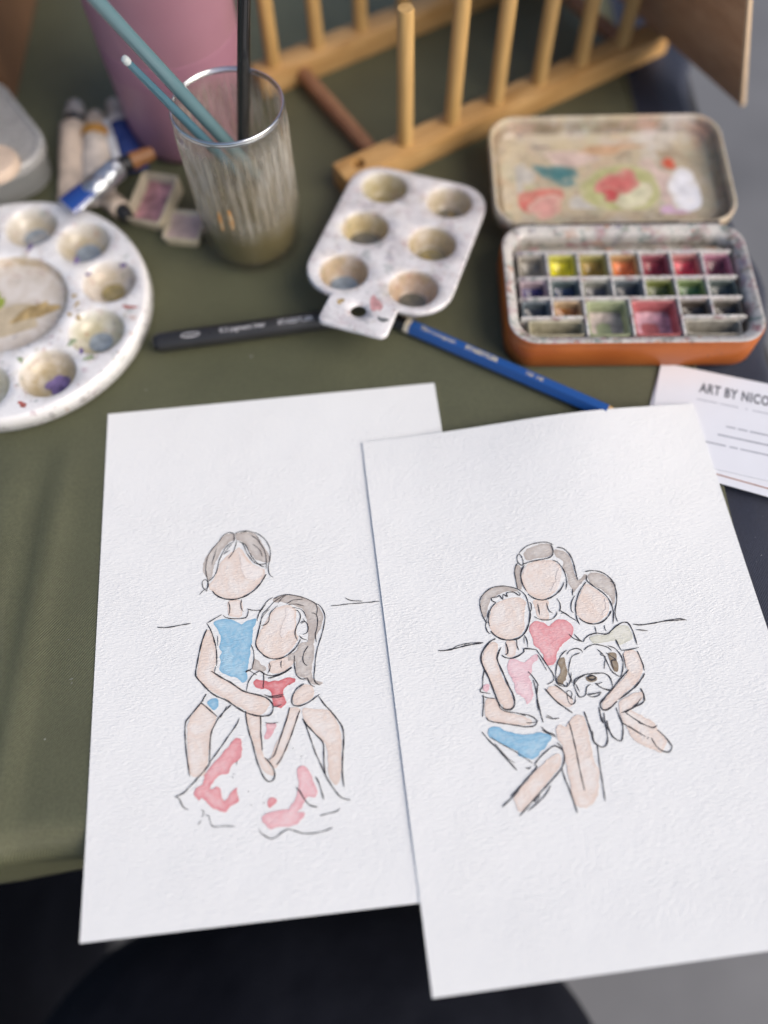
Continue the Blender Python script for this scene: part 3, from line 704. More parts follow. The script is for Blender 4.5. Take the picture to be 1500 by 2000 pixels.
def dirty_plastic(name, white, stain_c, smudge=.35, speck=1.0, dirt=0., dcols=None):
    g = G(name)
    f = g.ramp(g.noise(55, 5, .65), .42, .72, 0, smudge)
    c = g.mix(f, white, (.46, .43, .45))
    st = g.math('MULTIPLY', g.attr('stain'), g.ramp(g.noise(120, 4, .6), .3, .55, .6, 1.0))
    tone = g.n('ValToRGB', {0: g.attr('tone')})
    for i_, q_ in enumerate((stain_c, (stain_c[0] * .95, stain_c[1] * .86, stain_c[2] * 1.25), (stain_c[0] * .78, stain_c[1] * .9, stain_c[2] * .95), (stain_c[0] * .8, stain_c[1] * .74, stain_c[2] * .7))):
        e_ = tone.color_ramp.elements[i_] if i_ < 2 else tone.color_ramp.elements.new(.66 + .17 * (i_ - 2))
        e_.position = (0, .3, .66, 1.)[i_]
        e_.color = (*q_, 1)
    c = g.mix(st, c, g.mix(g.ramp(g.noise(60), .4, .6, 0, .5), tone.outputs[0], tuple(q * .6 for q in stain_c)))
    warp = g.n('VectorMath', {0: g.obj(), 1: g.n('VectorMath', {0: g.n('TexNoise', {'Vector': g.obj(), 'Scale': 300., 'Detail': 2}).outputs[1], 1: (.006, .006, .006)}, operation='MULTIPLY').outputs[0]}, operation='ADD').outputs[0]
    if dirt:
        for sc, dc in dcols or ((120., (.10, .085, .06)), (170., (.13, .20, .18)), (150., (.34, .14, .16))):
            c = g.mix(g.ramp(g.noise(sc, 5, .65, g.mapped((1, 1, 1), (sc * .013, sc * .02, 0))), .54, .66, 0, dirt), c, dc)
    for sc, thr, lo, hi in ((150, .17, .48, .56), (330, .2, .47, .55), (75, .15, .5, .58)):
        v = g.n('TexVoronoi', {'Vector': warp, 'Scale': float(sc)}, feature='F1')
        m = g.ramp(v.outputs['Distance'], thr, thr * 1.9, 1, 0)
        m = g.math('MULTIPLY', m, g.ramp(g.noise(sc * .31, 2), lo, hi, 0, .8 * speck))
        hue = g.n('ValToRGB', {0: g.n('SeparateColor', {0: v.outputs['Color']}).outputs[0]})
        cr = hue.color_ramp
        cr.interpolation = 'CONSTANT'
        cols = ((.32, .10, .07), (.16, .15, .22), (.09, .16, .13), (.42, .20, .10), (.13, .11, .12), (.30, .13, .19), (.38, .33, .20))
        cr.elements[0].color = (*cols[0], 1)
        cr.elements[1].color = (*cols[1], 1)
        cr.elements[1].position = 1 / 7
        for i in range(2, 7):
            e = cr.elements.new(i / 7)
            e.color = (*cols[i], 1)
        c = g.mix(m, c, hue.outputs[0])
    g.set(Base_Color=c, Roughness=g.ramp(g.noise(90), .3, .7, .14, .36), Specular_IOR_Level=.6)
    g.bump(g.noise(260, 3), .2, .0002)
    return g.m

PLASTIC = dirty_plastic('stained_white_plastic', (.80, .80, .80), (.53, .44, .25), .35, .5)
PLASTIC6 = dirty_plastic('grimy_white_plastic', (.74, .73, .735), (.54, .43, .21), .85, .4, .2)
ENAMEL = dirty_plastic('stained_enamel', (.66, .64, .60), (.27, .23, .15), .8, .8, .75)
LIDMAT = dirty_plastic('cream_stained_enamel', (.64, .55, .38), (.20, .145, .08), .35, .45, .6, ((32., (.54, .33, .26)), (41., (.40, .41, .30)), (52., (.36, .29, .21)), (26., (.62, .60, .58)), (75., (.30, .24, .18))))

def wood_mat(name, a, b, scale=1.0, rough=.5, grain=(18, 140, 140)):
    g = G(name)
    n1 = g.noise(scale, 5, .6, g.mapped(grain), .6)
    c = g.mix(g.ramp(n1, .32, .68), a, b)
    n2 = g.noise(scale, 3, .5, g.mapped(tuple(q * 4 for q in grain)))
    c = g.mix(g.ramp(n2, .5, .75, 0, .35), c, tuple(q * .6 for q in a))
    g.set(Base_Color=c, Roughness=rough, Specular_IOR_Level=.4)
    g.bump(n2, .25, .0003)
    return g.m

WOOD = wood_mat('pale_wood', (.40, .215, .065), (.62, .39, .165))
WOOD_UP = wood_mat('pale_wood_dowel', (.46, .28, .095), (.60, .39, .16), grain=(150, 150, 14))
WOOD_RED = wood_mat('reddish_wood', (.25, .115, .055), (.36, .19, .095), grain=(80, 80, 80))
KRAFT = wood_mat('brown_board', (.41, .24, .135), (.52, .33, .20), grain=(25, 60, 60), rough=.75)
KRAFT_EDGE = plain('pale_board_edge', (.58, .44, .30), .8, .1)
CARTON = plain('brown_cardboard', (.15, .075, .033), .85, .15, 40)

def paint_mat(name, col, rough=.25, var=.35):
    g = G('paint_' + name)
    f = g.ramp(g.noise(210, 4, .6), .33, .67)
    c = g.mix(f, tuple(q * (1 - var) for q in col), tuple(min(1, q * (1 + var) + .02) for q in col))
    g.set(Base_Color=c, Roughness=g.ramp(g.noise(150), .35, .65, rough - .12, rough + .2), Specular_IOR_Level=.5)
    g.bump(g.noise(330, 3), .4, .0006)
    return g.m

# ------------------------------------------------------------------ ground and table
from mathutils import noise as mn

g = G('concrete_floor')
c = g.mix(g.ramp(g.noise(5, 6, .6), .3, .7), (.13, .133, .14), (.19, .193, .20))
c = g.mix(g.ramp(g.noise(70, 5, .7), .55, .75, 0, .4), c, (.13, .13, .13))
g.set(Base_Color=c, Roughness=.7)
g.bump(g.noise(160, 5), .3, .002)
tag(mk('floor', [(-60000, -60000, -720), (60000, -60000, -720), (60000, 60000, -720), (-60000, 60000, -720)], [(0, 1, 2, 3)], g.m, smooth=False), 'grey concrete floor beyond the table edge', None, None, 'structure')

table = thing('table', 'dark table hidden beneath the olive and navy cloths', 'table', (-160, 402, -720))
TABLEMAT = plain('dark_table_board', (.035, .032, .03), .5)
bm_obj('table_top', boxbm(690, 760, 22, bevel=3), TABLEMAT, table, (0, 0, 703))
for x in (-310, 310):
    for y in (-340, 340):
        bm_obj('leg', boxbm(38, 38, 691, bevel=3), TABLEMAT, table, (x, y, 346))

def cloth_sheet(name, mat, x0, x1, y0, y1, z, drop_r, drop_f, wr, step=5.0, rr=9.0, flare=0.12):
    """rectangular cloth with rounded right and front falls."""
    def axis(a, b):
        n = int((b - a) / step)
        return [a + (b - a) * i / n for i in range(n + 1)]
    def fall(L, r):
        o = [(r * sin(t), -r * (1 - cos(t))) for t in (.3, .6, .9, 1.2, 1.5)]
        k = 1
        while k * 14 < L:
            o.append((r + k * 14 * flare, -r - k * 14))
            k += 1
        return o
    xs = [(x, 0) for x in axis(x0, x1)] + ([(x1 + dx, dz) for dx, dz in fall(drop_r, rr)] if drop_r else [])
    ys = ([(y0 - dy, dz) for dy, dz in reversed(fall(drop_f, rr))] if drop_f else []) + [(y, 0) for y in axis(y0, y1)]
    v, f = [], []
    for (y, dy) in ys:
        for (x, dx) in xs:
            v.append((x + (wr(x, y, 1) if dx else 0), y + (wr(x, y, 2) if dy else 0), z + min(dx, dy) + wr(x, y, 0)))
    n = len(xs)
    for j in range(len(ys) - 1):
        for i in range(n - 1):
            f.append((j * n + i, j * n + i + 1, (j + 1) * n + i + 1, (j + 1) * n + i))
    o = mk(name, v, f, mat, angle=None)
    md = o.modifiers.new('thickness', 'SOLIDIFY')
    md.thickness = .0006
    md.offset = -1
    return o

def sstep(a, b, x):
    t = min(1, max(0, (x - a) / (b - a)))
    return t * t * (3 - 2 * t)

def olive_wr(x, y, mode):
    w = mn.noise(Vector((x / 60, y / 60, 3.1)))
    if mode == 1:
        return w * 3
    if mode == 2:
        return 5 * sin(x / 26) + 4 * w
    k = sstep(-126, -140, x) * sstep(205, 150, y)
    fold = 0
    for x0, sl, wd, am in ((-142, .04, 5, 2.4), (-158, -.02, 6, 2.2), (-176, .05, 7, 2.8), (-198, 0, 8, 3)):
        d = (x - (x0 + sl * (y - 60))) / wd
        fold += am * math.exp(-d * d) * sstep(-20, 60, 200 - y)
    edge = sstep(30, 2, y) * (.4 * sin(x / 19) - .4)
    return fold * k + .12 * w + edge * sstep(-108, -120, x) - .12

olive = cloth_sheet('olive_cloth', OLIVE, -515, 144, 19, 770, 0, 0, 84, olive_wr, step=4.5, rr=13.0, flare=.02)
tag(olive, 'olive green woven cloth spread under the papers and palettes', 'tablecloth')
v, f = sweep([(144.2, y, .25 + .15 * sin(y / 31)) for y in range(2, 770, 12)], [.9] * 64, 8, .6)
mk('hem', v, f, OLIVE, olive)

def navy_wr(x, y, mode):
    w = mn.noise(Vector((x / 34, y / 48, 9.3)))
    w2 = mn.noise(Vector((x / 13, y / 20, 4.3)))
    if mode == 1:
        return 7 * sin(y / 33 + w) + 4 * w2
    if mode == 2:
        return 4 * w
    k = sstep(146, 160, x)
    return k * (1.8 * w + .7 * w2 + 2.2 * sstep(250, 330, y)) - .9 * (1 - k)

navy = cloth_sheet('navy_cloth', NAVY, -514, 176, 32, 769, -1.8, 220, 0, navy_wr, step=5, rr=6.0, flare=.06)
tag(navy, 'dark navy cloth lying under the olive cloth along the right edge', 'tablecloth')

# ------------------------------------------------------------------ the two painted sheets
def smooth_strokes(txt):
    for l in txt.strip().split('\n'):
        t = [float(k) for k in l.split()]
        yield t[0], [(t[i], t[i + 1]) for i in range(1, len(t), 2)]

def build_sheet(label, loc, rot, lift, ink, wash, thick=.42):
    W, H, nx, ny = 148., 210., 50, 70
    v, f = [], []
    for lay in (0, 1):
        for j in range(ny + 1):
            for i in range(nx + 1):
                x, y = W * i / nx, -H * j / ny
                v.append((x, y, lift(x, y) - (thick if lay else 0)))
    n = nx + 1
    off = n * (ny + 1)
    for j in range(ny):
        for i in range(nx):
            a = j * n + i
            f.append((a, a + n, a + n + 1, a + 1))
            f.append((off + a, off + a + 1, off + a + n + 1, off + a + n))
    rim = [i for i in range(n)] + [j * n + nx for j in range(1, ny + 1)] + [ny * n + i for i in range(nx - 1, -1, -1)] + [j * n for j in range(ny - 1, 0, -1)]
    for a, b in zip(rim, rim[1:] + rim[:1]):
        f.append((a, b, off + b, off + a))
    root = thing('watercolor_painting', label, 'painting', loc, (0, 0, rot))
    mk('paper_sheet', v, f, PAPER, root, angle=30)
    rd = random.Random(3)
    for i, l in enumerate(wash.strip().split('\n')):
        t = l.split()
        q = [float(k) for k in t[2:]]
        P = [(q[k], q[k + 1]) for k in range(0, len(q), 2)]
        P = [(x + rd.uniform(-.2, .2), y + rd.uniform(-.2, .2)) for x, y in catmull(P, 1.0, True)]
        flat_patch(t[0], P, .03 + .006 * i, WASH[t[1]], root, 1.5, lift, .5)
    v, f = [], []
    for wd, P in smooth_strokes(ink):
        Q = catmull(P, .55)
        L = sum(math.dist(a, b) for a, b in zip(Q, Q[1:]))
        s = 0.
        ph = rd.uniform(0, 9)
        base = len(v)
        for i, q in enumerate(Q):
            a, b = Q[max(0, i - 1)], Q[min(len(Q) - 1, i + 1)]
            d = math.dist(a, b) or 1
            nx_, ny_ = -(b[1] - a[1]) / d, (b[0] - a[0]) / d
            if i:
                s += math.dist(Q[i - 1], q)
            taper = min(1, .45 + s / 1.6, .45 + (L - s) / 2.2)
            w = .175 * wd * taper * (1 + .22 * sin(s * 1.1 + ph) + rd.uniform(-.16, .16))
            jx, jy = rd.uniform(-.03, .03), rd.uniform(-.03, .03)
            z = lift(*q) + .22
            v.append((q[0] + nx_ * w + jx, q[1] + ny_ * w + jy, z))
            v.append((q[0] - nx_ * w + jx, q[1] - ny_ * w + jy, z))
            if i:
                k = base + 2 * i
                f.append((k - 2, k - 1, k + 1, k))
        # blunt ends
    o = mk('ink_lines', v, f, INK, root)
    return root

def lift_l(x, y):
    return .42 + .5 * sstep(-178, -210, y) * (1 - .3 * x / 148)

def lift_r(x, y):
    b = 5.6 * math.exp(-((x - 97) / 50) ** 2) * math.exp(-(y / 60) ** 2)
    left = .25 * math.exp(-x / 16) * sstep(2, -30, y)
    return .95 + b + left + .6 * sstep(-178, -210, y)

build_sheet('painted sheet at left with a figure in blue hugging a girl in red', (-122.96, 192.35, 0), .08167, lift_l, LEFT_INK, LEFT_WASH)
build_sheet('overlapping painted sheet at right with three figures and a dog', (-8.78, 173.73, 0), .0963, lift_r, RIGHT_INK, RIGHT_WASH)

# ------------------------------------------------------------------ business cards
CARD = plain('white_card', (.82, .83, .86), .2, .015)
PRINT = plain('card_print', (.11, .115, .13), .5, .2)
PRINT_G = plain('card_small_print', (.42, .43, .47), .5, .1)
CARD_RED = plain('terracotta_card_edge', (.42, .22, .17), .6, .1)
def card(label, loc, rot, printed):
    r = thing('business_card', label, 'card', loc, rot, 'business cards by the orange tin')
    bm_obj('card_sheet', boxbm(85, 50, .45, (42.5, -25, 0), .1, 1), CARD, r)
    if printed:
        text_mesh('lettering', 'ART BY NICOLE', 7.2, PRINT, r, (18.6, -12.0, .26), bold=.22, spacing=1.12, stretch=.62)
        def words(y, segs, h):
            for a, b in segs:
                bm_obj('small_print', boxbm(b - a, h, .05, ((a + b) / 2, y, .28), 0), PRINT_G, r)
        words(-16.2, ((18, 27), (28, 36), (39, 40), (42, 52), (53, 62)), .5)
        words(-27.5, ((32, 36), (37, 41), (42, 51)), .75)
        words(-32.5, ((29, 51),), .9)
        words(-37.5, ((16.5, 33), (34.5, 38), (39, 51)), .8)
        for y in (-27.3, -32.3, -37.3):
            v, f = lathe([(0, .05), (1.5, .05), (1.5, 0)], 16)
            mk('icon', v, f, PRINT, r, (56, y, .27))
    return r
card('white printed card with dark hand lettering tucked under the right sheet', (129.3, 212.0, .9), (0, -.045, -.32), True)
c2 = card('plain card under the printed card, showing a white strip below it', (128.0, 208.2, .35), (0, -.04, -.38), False)
bm_obj('colored_edge', boxbm(84, .5, .3, (42.5, -46.2, .36), .05, 1), CARD_RED, c2)

# ------------------------------------------------------------------ fineliner pen and pencil
PEN = plain('dark_grey_pen', (.026, .026, .027), .34, .1)
PEN_B = plain('black_plastic', (.012, .012, .013), .3, .1)
PEN_T = plain('pale_pen_print', (.52, .52, .54), .5, .1)
a = Vector((-104.3, 227.4, 5.0))
b = Vector((-23, 238.6, 5.0))
d = (b - a)
pen = thing('fineliner_pen', 'dark grey fineliner pen lying under the palette tab', 'pen', a, (0, 0, math.atan2(d.y, d.x)))
def xlathe(name, prof, mat, parent, n=28):
    v, f = lathe(prof, n)
    return mk(name, [(z, x, y) for x, y, z in v], [tuple(reversed(q)) for q in f], mat, parent, fix=True)
xlathe('barrel', [(0, 1.6), (3.4, 1.6), (4.3, 1.9), (4.5, 2.6), (4.55, 50), (4.55, 86), (4.2, 87), (0, 87)], PEN, pen)
xlathe('end_plug', [(0, 0), (3.2, 0), (3.7, .4), (3.8, 1.6), (3.2, 2.2), (0, 2.2)], PEN_B, pen)
def wrap_x(rad):
    def w(me):
        for v in me.vertices:
            t = v.co.y / (rad * MM)
            v.co.y, v.co.z = rad * MM * sin(t), rad * MM * cos(t)
    return w
text_mesh('lettering', '0.3 pigment liner', 3.1, PEN_T, pen, (31, 0, 0), (R(28), 0, 0), .02, wrap=wrap_x(4.62))
text_mesh('lettering', 'STAEDTLER', 2.9, PEN_T, pen, (58, 0, 0), (R(28), 0, 0), .09, wrap=wrap_x(4.62), spacing=1.1)
ring = [(17.5 + 4.6 * cos(t) * .95, 1.25 * sin(t)) for t in [2 * pi * k / 28 for k in range(28)]]
inn = [(17.5 + 4.0 * cos(t), .8 * sin(t)) for t in [2 * pi * k / 28 for k in range(28)]]
def cyl(p, rad, rot):
    t = p[1] / rad + rot
    return (p[0], rad * sin(t), rad * cos(t))
vv = [cyl(p, 4.62, -.3) for p in ring] + [cyl(p, 4.62, -.3) for p in inn]
mk('oval_mark', vv, [(k, (k + 1) % 28, 28 + (k + 1) % 28, 28 + k) for k in range(28)], PEN_T, pen)

PCL = G('blue_lacquer').set(Base_Color=(.018, .085, .30), Roughness=.28).m
P_IVORY = plain('ivory_ring', (.66, .60, .47), .4, .08)
P_GOLD = plain('cream_foil_print', (.62, .56, .38), .45, .12)
a = Vector((5.0, 240.0, 3.2))
b = Vector((103, 182.6, 3.2))
pencil = thing('pencil', 'blue hexagonal pencil with black end running under the right sheet', 'pencil', a, (0, 0, math.atan2(b.y - a.y, b.x - a.x)))
Lp = (b - a).length
def hexprism(name, x0, x1, r0, r1, mat, caps=(True, True)):
    L0 = [(x0, r0 * cos(pi / 3 * k + pi / 6 + pi / 6), r0 * sin(pi / 3 * k + pi / 3)) for k in range(6)]
    L1 = [(x1, r1 * cos(pi / 3 * k + pi / 3), r1 * sin(pi / 3 * k + pi / 3)) for k in range(6)]
    v, f = loft([L0, L1], *caps)
    o = mk(name, v, f, mat, pencil, angle=20, fix=True)
    return o
hexprism('end_cap', 0, 9, 3.65, 3.65, PEN_B)
hexprism('ivory_band', 9.02, 11.6, 3.7, 3.7, P_IVORY)
hexprism('barrel', 11.62, Lp - 4, 3.65, 3.65, PCL)
hexprism('sharpened_cone', Lp - 3.95, Lp + 12, 3.5, .9, WOOD_UP)
hexprism('lead', Lp + 12.05, Lp + 15.5, .85, .12, PEN_B)
h6 = 3.65 * sin(pi / 3) + .04
text_mesh('lettering', 'STAEDTLER', 3.0, P_GOLD, pencil, (40, -1.0, h6), (0, 0, 0), .12, spacing=1.05)
text_mesh('lettering', 'Mars Lumograph', 2.6, P_GOLD, pencil, (17, -.9, h6), (0, 0, 0), .02)
text_mesh('lettering', '100  HB', 2.6, P_GOLD, pencil, (70, -.9, h6), (0, 0, 0), .02)

# ------------------------------------------------------------------ palettes
def palette(root, outline, wells, top, skirt, mat, holes=(), step=5., name='palette_body'):
    """moulded sheet: outline + round wells given as (cx, cy, r, profile[(scale,z)])."""
    rings = []
    for cx, cy, r, prof in wells:
        m = max(24, int(r * 2.4))
        rings.append([(cx + r * cos(2 * pi * k / m), cy + r * sin(2 * pi * k / m)) for k in range(m)])
    hl = [[(cx + r * cos(2 * pi * k / 24), cy + r * sin(2 * pi * k / 24)) for k in range(24)] for cx, cy, r in holes]
    V, F, _ = fill(outline, step, rings + hl)
    v = [(x, y, 0) for x, y in V]
    st = [0.] * len(v)
    tn = [0.] * len(v)
    rt_ = random.Random(len(wells))
    f = list(F)
    for (cx, cy, r, prof), ring in zip(wells, rings):
        m = len(ring)
        base = len(v)
        tone_ = rt_.random()
        wk = 1.0 if r > 20 else rt_.uniform(.8, 1.0)
        for sc, z, s_ in [(1, 0, .25)] + list(prof):
            if sc < 1e-6:
                continue
            for (x, y) in ring:
                v.append((cx + (x - cx) * sc, cy + (y - cy) * sc, z))
                st.append(s_ * wk)
                tn.append(tone_)
        rows = (len(v) - base) // m
        for j in range(rows - 1):
            for k in range(m):
                k2 = (k + 1) % m
                f.append((base + j * m + k, base + j * m + k2, base + (j + 1) * m + k2, base + (j + 1) * m + k))
        f.append(tuple(base + (rows - 1) * m + k for k in range(m)))
    n = len(outline)
    cxo = sum(p[0] for p in outline) / n
    cyo = sum(p[1] for p in outline) / n
    base = len(v)
    for dr, z in [(0, 0)] + list(skirt):
        for i, (x, y) in enumerate(outline):
            (ax, ay), (bx, by) = outline[i - 1], outline[(i + 1) % n]
            l = math.dist((ax, ay), (bx, by)) or 1
            nx_, ny_ = (by - ay) / l, -(bx - ax) / l
            v.append((x + nx_ * dr, y + ny_ * dr, z))
            st.append(0.)
            tn.append(0.)
    for j in range(len(skirt)):
        for k in range(n):
            k2 = (k + 1) % n
            f.append((base + j * n + k, base + (j + 1) * n + k, base + (j + 1) * n + k2, base + j * n + k2))
    o = mk(name, v, f, mat, root, (0, 0, top), attrs={'stain': st, 'tone': tn}, angle=50)
    b = bmesh.new()
    b.from_mesh(o.data)
    bmesh.ops.remove_doubles(b, verts=b.verts, dist=2e-6)
    bmesh.ops.recalc_face_normals(b, faces=b.faces)
    up_ = sum(q.normal.z * q.calc_area() for q in b.faces)
    if up_ < 0:
        bmesh.ops.reverse_faces(b, faces=b.faces)
    b.to_mesh(o.data)
    b.free()
    o.data.shade_smooth()
    o.data.set_sharp_from_angle(angle=R(50))
    md = o.modifiers.new('shell', 'SOLIDIFY')
    md.thickness = .0011
    md.offset = -1
    return o

def liquid(parent, cx, cy, r, z, mat, name='paint_water'):
    v, f = lathe([(0, 0), (r * .93, 0), (r, .12), (r * .9, -.3), (0, -.4)], 28)
    return mk(name, v, f, mat, parent, (cx, cy, z), fix=True)

def wet(name, col, rough=.05):
    g = G(name)
    g.set(Base_Color=g.mix(g.ramp(g.noise(240), .35, .65), tuple(q * .7 for q in col), tuple(min(1, q * 1.25) for q in col)), Roughness=rough, Specular_IOR_Level=.8, Coat_Weight=.6, Coat_Roughness=.03)
    return g.m
WET = [wet('murky_water', (.16, .14, .09)), wet('sky_tinted_water', (.27, .31, .34)), wet('ochre_water', (.30, .24, .10)), wet('violet_water', (.16, .12, .26))]  # second water is lightened and blued to suggest sky glints

# round palette: ten wells round a wide centre basin
rp = thing('round_palette', 'round white mixing palette with ten stained wells, cut off at left', 'palette', (-174.3, 249.3, 0))
bowl = lambda d: [(.97, -.35, .35), (.90, -d * .38, .7), (.78, -d * .68, .9), (.6, -d * .88, 1), (.4, -d * .97, .9), (.15, -d, .8)]  # last value: beige from real stains plus painted warm shading of the walls
RW_ = []
for k in range(10):
    t = R(14 + 36 * k)
    RW_.append((47.8 * cos(t), 47.8 * sin(t), 13.2, bowl(8.2)))
cen = (0, 0, 28.5, [(.985, -.4, .9), (.95, -2.6, 1), (.92, -3.2, 1), (.90, -3.4, .7), (.6, -3.5, .55), (.2, -3.5, .6)])
out = [(63.5 * cos(2 * pi * k / 120), 63.5 * sin(2 * pi * k / 120)) for k in range(120)]
palette(rp, out, RW_ + [cen], 10.2, [(.9, -.15), (1.6, -.8), (2.1, -2.2), (2.6, -8.6)], PLASTIC)
for k, (dr, m) in {0: (5.6, 2), 1: (6.2, 1), 2: (6.4, 1), 9: (5.5, 1)}.items():
    x, y, r, _ = RW_[k]
    liquid(rp, x, y - 1, dr, 10.2 - 7.2, WET[m])
x, y = RW_[8][:2]
VIO = paint_mat('violet', (.17, .12, .27), .3)
GRN = paint_mat('leaf_green', (.30, .36, .06), .35)
flat_patch('violet_paint', blob(x + 3, y - 2.2, 6.0, 5.2, wob=.25, seed=5), 10.2 - 7.3, VIO, rp)
OCH = paint_mat('ochre_stain', (.40, .29, .13), .4)
BEI = paint_mat('beige_film', (.50, .42, .29), .4, .12)
flat_patch('green_paint', blob(-7.5, 4, 3.6, 5.5, seed=9, wob=.3), 6.95, GRN, rp)
flat_patch('paint_smear', blob(12.5, -3, 10, 4.2, seed=12, wob=.28, rot=.5), 6.9, OCH, rp)
flat_patch('paint_smear', blob(-4, -9, 19, 9.5, seed=14, wob=.18, rot=.15), 6.84, BEI, rp)
GSM = paint_mat('thin_green', (.30, .36, .22), .4)
for i, (x, y, a, b_, m) in enumerate(((31, 3, 1.6, 1, 0), (33, -2, 1.8, 1, 0), (30.5, -8, 1.3, 1, 0), (58, -4.5, 3.2, 1.1, 3), (34, -24, 2.2, 1.6, 2), (29, 25, 2.6, 1.2, 1), (52, 21, 1.8, 1.2, 1), (36, 16, 1.3, 1.1, 1), (39, -29, 1.6, 1.2, 1), (17, -57, 2.2, 1.3, 3), (43, -33, 2.6, 1.3, 2), (5, 34, 2.4, 1.2, 1), (12, -33, 1.8, 1.2, 2), (35, -10, .9, 2.2, 0))):
    m_ = (OCH, VIO, GSM, paint_mat('brick_red', (.35, .10, .08), .4))[m] if m < 3 else None
    if m_ is None:
        m_ = bpy.data.materials.get('paint_brick_red') or paint_mat('brick_red', (.35, .10, .08), .4)
    flat_patch('paint_spot', blob(x, y, a, b_, 14, .3, rot=i, seed=i), 10.26, m_, rp, 1.0)

# six-well palette propped on the pen
s6 = thing('six_well_palette', 'small white six-well palette with a hole in its tab', 'palette', (10.5, 278.1, 17), (R(-4.8), 0, R(-19.2)))
W6 = []
cup = [(.96, -.5, .5), (.90, -2.5, 1), (.80, -6.5, 1), (.68, -9.6, 1), (.60, -10.4, .9), (.3, -10.6, .8)]  # same beige here, stains and wall shading in one colour
for yy in (31, 0, -31):
    for xx in (-16.8, 16.8):
        W6.append((xx, yy, 11.9, cup))
hx, hy = 34.2, 45.0
body = []
def arc(cx, cy, r, a0, a1, n=8):
    return [(cx + r * cos(a0 + (a1 - a0) * k / n), cy + r * sin(a0 + (a1 - a0) * k / n)) for k in range(n + 1)]
body += arc(hx - 15, hy - 15, 15, 0, pi / 2)
body += arc(-hx + 15, hy - 15, 15, pi / 2, pi)
body += arc(-hx + 17, -hy + 17, 17, pi, 1.5 * pi)
body += [(-17.2, -hy - .6)] + arc(-15, -60.0, 2.5, pi, 1.5 * pi, 4) + arc(10.5, -60.0, 2.5, 1.5 * pi, 2 * pi, 4) + [(13.2, -hy - .6)]
body += arc(hx - 17, -hy + 17, 17, -pi / 2, 0)
dd = []
for q in body:
    if not dd or math.dist(q, dd[-1]) > .4:
        dd.append(q)
body = []
for q, w in zip(dd, dd[1:] + dd[:1]):
    m = max(1, int(math.dist(q, w) / 5))
    body += [(q[0] + (w[0] - q[0]) * k / m, q[1] + (w[1] - q[1]) * k / m) for k in range(m)]
p6 = palette(s6, body, W6, 0, [(.5, -.2), (.8, -.8), (.9, -2.6)], PLASTIC6, [(-2.4, -52.5, 3.6)])
for k, (dr, z, m) in {1: (6.0, -9.4, 0), 2: (7.0, -8.8, 0), 3: (6.4, -9.2, 2), 4: (6.4, -9.4, 1), 5: (6.3, -9.6, 0), 0: (5.8, -9.9, 2)}.items():
    liquid(s6, W6[k][0], W6[k][1], dr, z, WET[m])
RED = bpy.data.materials.get('paint_brick_red')
flat_patch('paint_smear', blob(3.5, -46, 2.2, 5.5, 16, .3, .6, 3), .05, paint_mat('faint_pink', (.55, .30, .30), .4), s6, 1.2)
flat_patch('paint_spot', blob(9.5, -54, 2.2, 1.6, 14, .3, 0, 8), .05, paint_mat('smudge_grey', (.16, .17, .17), .4), s6, 1.2)
flat_patch('paint_spot', blob(-12, -49.5, 1.5, 1.8, 14, .3, 0, 2), .05, OCH, s6, 1.2)

# ------------------------------------------------------------------ paint tin
TINROT = R(-1.3)
tin = thing('paint_tin', 'open orange tin of watercolor pans with a stained cream lid', 'paint tin', (115.5, 245, 0), (0, 0, TINROT))
g = G('orange_enamel_tin')
c = g.mix(g.ramp(g.noise(50, 4), .3, .7), (.34, .085, .016), (.43, .12, .024))
c = g.mix(g.ramp(g.noise(130, 6, .75), .63, .70, 0, .85), c, (.05, .04, .035))
g.set(Base_Color=c, Roughness=.36, Specular_IOR_Level=.5)
ORANGE = g.m
hx, hy, rr, H = 57.5, 35.0, 13., 18.
L = []
for ins, z in ((3, 0), (1, .5), (0, 2), (0, 15.2), (.6, 15.9), (.6, 16.6), (0, 17.2), (.3, 18), (1.0, 18.2), (1.6, 17.6), (1.8, 4.0)):
    L.append(at_z(rrect(hx - ins, hy - ins, rr - ins * .6, 8), z))
v, f = loft(L, True, True)
mk('tin_body', v, f, ORANGE, tin, fix=True, angle=45)
# enamel tray: flange, walls, floor
L = []
for ins, z in ((.35, 17.75), (.6, 18.5), (1.4, 18.75), (2.4, 18.3), (4.2, 17.2), (5.0, 16.6), (5.4, 15.6), (5.7, 4.6)):
    L.append(at_z(rrect(hx - ins, hy - ins, max(6, rr - ins * .5), 8), z))
v, f = loft(L, False, True)
mk('enamel_tray', v, f, ENAMEL, tin, attrs={'stain': [.95 if p[2] < 15 else .25 for p in v]}, angle=45)
X0, X1 = -50.8, 50.8
cw = (X1 - X0) / 7
rows = (20.0, 4.6, -7.4, -18.4, -28.8)
def divider(x0, y0, x1, y1, top=16.2):
    l = math.dist((x0, y0), (x1, y1))
    o = bm_obj('divider', boxbm(l, 1.3, top - 4.6, (0, 0, 0), .45, 2), ENAMEL, tin, ((x0 + x1) / 2, (y0 + y1) / 2, (top + 4.6) / 2), (0, 0, math.atan2(y1 - y0, x1 - x0)))
for y in rows[:3]:
    divider(X0, y, X1, y)
for k in range(1, 7):
    divider(X0 + cw * k, rows[0] - .7, X0 + cw * k, rows[2] + .7)
big = (-21.6, -.9, 21.4)
for x in big:
    divider(x, rows[2] - .7, x, rows[4])
divider(X0, rows[3], big[0] - .7, rows[3])
divider(big[2] + .7, rows[3], X1, rows[3])
divider(X0 + cw, rows[2] - .7, X0 + cw, rows[3] + .7)
divider((big[2] + X1) / 2, rows[2] - .7, (big[2] + X1) / 2, rows[3] + .7)
